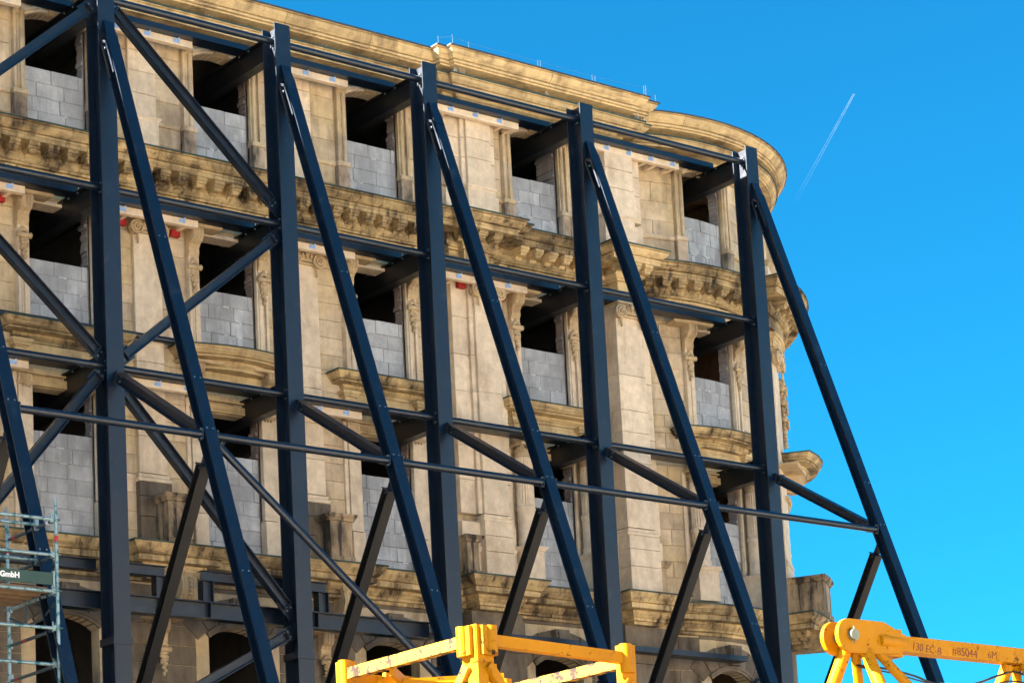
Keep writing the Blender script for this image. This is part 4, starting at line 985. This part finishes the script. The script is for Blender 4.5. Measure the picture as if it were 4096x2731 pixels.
k = MB(); k.box(JX+.36, JX+.9, JY-.074, JY+.077, JZ-.15, JZ+.11); k.build('fork_web', YE, JP)
k = MB(); k.tube(J(.19,-.15,.0), J(.19,.165,.0), .052, 20); pn = k.build('pin', PIN, JP)
k = MB(); k.tube(J(.19,.15,-.078), J(.19,.15,.078), .008, 8); k.build('split_pin', PIN, pn)
k = MB(); k.tube(J(.56,.10,-.02), J(.90,.072,-.02), .058, 16); k.build('gusset_tube', YE, ck)
def joint(a, n):
    k = MB()
    for (da, db) in ((-.16, .0), (.05, .62), (-.05, -.62), (.62, .55)):
        pass
    for i, (p0, p1, r) in enumerate((((a-.07, -.03, -.10), (a-.35, -.62, -1.5), .062), ((a+.10, .05, -.10), (a+.12, .62, -1.5), .062), ((a+.22, .05, -.09), (a+1.30, .62, -1.5), .045), ((a+.05, -.03, -.09), (a+.75, -.62, -1.5), .045))):
        k = MB(); k.tube(J(*p0), J(*p1), r, 16); k.build('lattice_tube', YE, JP)
joint(.32, 0); joint(2.55, 1); joint(4.8, 2)
for s in (-1, 1):
    k = MB(); k.box(JX+.1, JX+9, JY-s*.62-.06, JY-s*.62+.06, JZ-1.56, JZ-1.44); k.build('lower_chord', YE, JP)
bpy.context.view_layer.update()
text('130 EC-B', .105, INK, (JX+1.02, JY-.0715, JZ-.065), (R_(90), R_(4), 0), 'crayon_mark', ch, -.0012, .15)
text('#85044', .115, INK, (JX+1.58, JY-.0715, JZ-.075), (R_(90), R_(2), 0), 'crayon_mark', ch, -.0012)
text('6M', .110, INK, (JX+2.08, JY-.0715, JZ-.075), (R_(90), R_(2), 0), 'crayon_mark', ch, -.0022)
def cable(name, pts, r, lab, grp):
    k = MB(); V = [Vector(p) for p in pts]; n = 10; P = []
    for i in range(len(V)-1):
        p_ = V[max(0, i-1)]; a, b2 = V[i], V[i+1]; q = V[min(len(V)-1, i+2)]
        for j in range(n):
            t = j/n; P.append(.5*((2*a)+(b2-p_)*t+(2*p_-5*a+4*b2-q)*t*t+(3*a-p_-3*b2+q)*t**3))
    P.append(V[-1])
    for i in range(len(P)-1): k.tube(P[i], P[i+1], r, 8, cap=False)
    tag(k.build(name, CB), lab, 'cable', grp)
cable('cable', [J(.35,0,-.25), J(.75,0,-.26), J(1.1,0,-.30), J(1.42,0,-.36), J(1.9,0,-.33), J(2.3,0,-.22), J(2.55,0,-.17), J(2.8,.03,-.27), J(3.2,.03,-.6)], .011, 'thicker black cable sagging under the yellow jib', None)
cable('cable', [J(.35,.02,-.27), J(.8,.02,-.30), J(1.25,.02,-.36), J(1.5,.02,-.375), J(2.0,.02,-.36), J(2.45,.02,-.27), J(2.75,.05,-.33), J(3.1,.05,-.62)], .008, 'thinner black cable hanging just below the thicker one under the jib', None)
k = MB(); k.tube(J(1.45,.01,-.365), J(1.75,.01,-.352), .016, 8); tag(k.build('cable_tape', GA), 'grey tape binding the two black cables under the jib', 'tape')
# ------------------------------------------------------------------ contrail
def ray(px, py): return (cr*((px-2227.34)/10390.9)+cd*((py-2754.34)/10390.9)+cf)
M, n, l, b = newmat('ice_trail')
b.inputs['Base Color'].default_value = (.9, .93, .95, 1); b.inputs['Roughness'].default_value = 1
g_ = n.new('ShaderNodeAttribute'); g_.attribute_name = 'fade'
nz = noise(n, l, n.new('ShaderNodeNewGeometry').outputs['Position'], .004, 4, .7)
mu = n.new('ShaderNodeMath'); mu.operation = 'MULTIPLY'; l.new(g_.outputs['Fac'], mu.inputs[0]); l.new(ramp(n, l, nz, .3, .6, (.35,.35,.35,1), (1,1,1,1)), mu.inputs[1])
l.new(mu.outputs[0], b.inputs['Alpha'])
ct = MB(); fade = []
H = 9000
for off in (-2.5, 3):
    a = ray(3416+off, 376); c = ray(3172+off*2.4, 820); pa = CAM+a*((H-1.7)/a.z); pc = CAM+c*((H-1.7)/c.z); N = 24
    pts = [pa.lerp(pc, (k/N)) for k in range(N+1)]; ax = (pc-pa).normalized(); x = ax.cross(Vector((0,0,1))).normalized(); y = ax.cross(x)
    P = []
    for k, p in enumerate(pts):
        6+10*(k/N)
        for q in range(10): w = 2*math.pi*q/10; P.append(p+x*math.cos(w)*r+y*math.sin(w)*r)
        fade += [.055*(1-(k/N)**1.2)]*10
    ct.add(P, [(k*10+q, k*10+(q+1) % 10, (k+1)*10+(q+1) % 10, (k+1)*10+q) for k in range(N) for q in range(10)], True)
o = ct.build('contrail', M); o['kind'] = 'stuff'
at = o.data.attributes.new('fade', 'FLOAT', 'POINT')
for i, f in enumerate(fade): at.data[i].value = f
for o in bpy.data.objects:
    if o.parent is not None and o.name.split('.')[0] in ('bolt', 'bolt_hole', 'mortar_smear', 'brick_jamb', 'plaster_jamb', 'dry_weed', 'board_ceiling', 'stiffener', 'end_plate', 'wedge_head', 'lightning_conductor'): o['kind'] = 'stuff'
print('stones', NST[0], 'objects', len(bpy.data.objects))
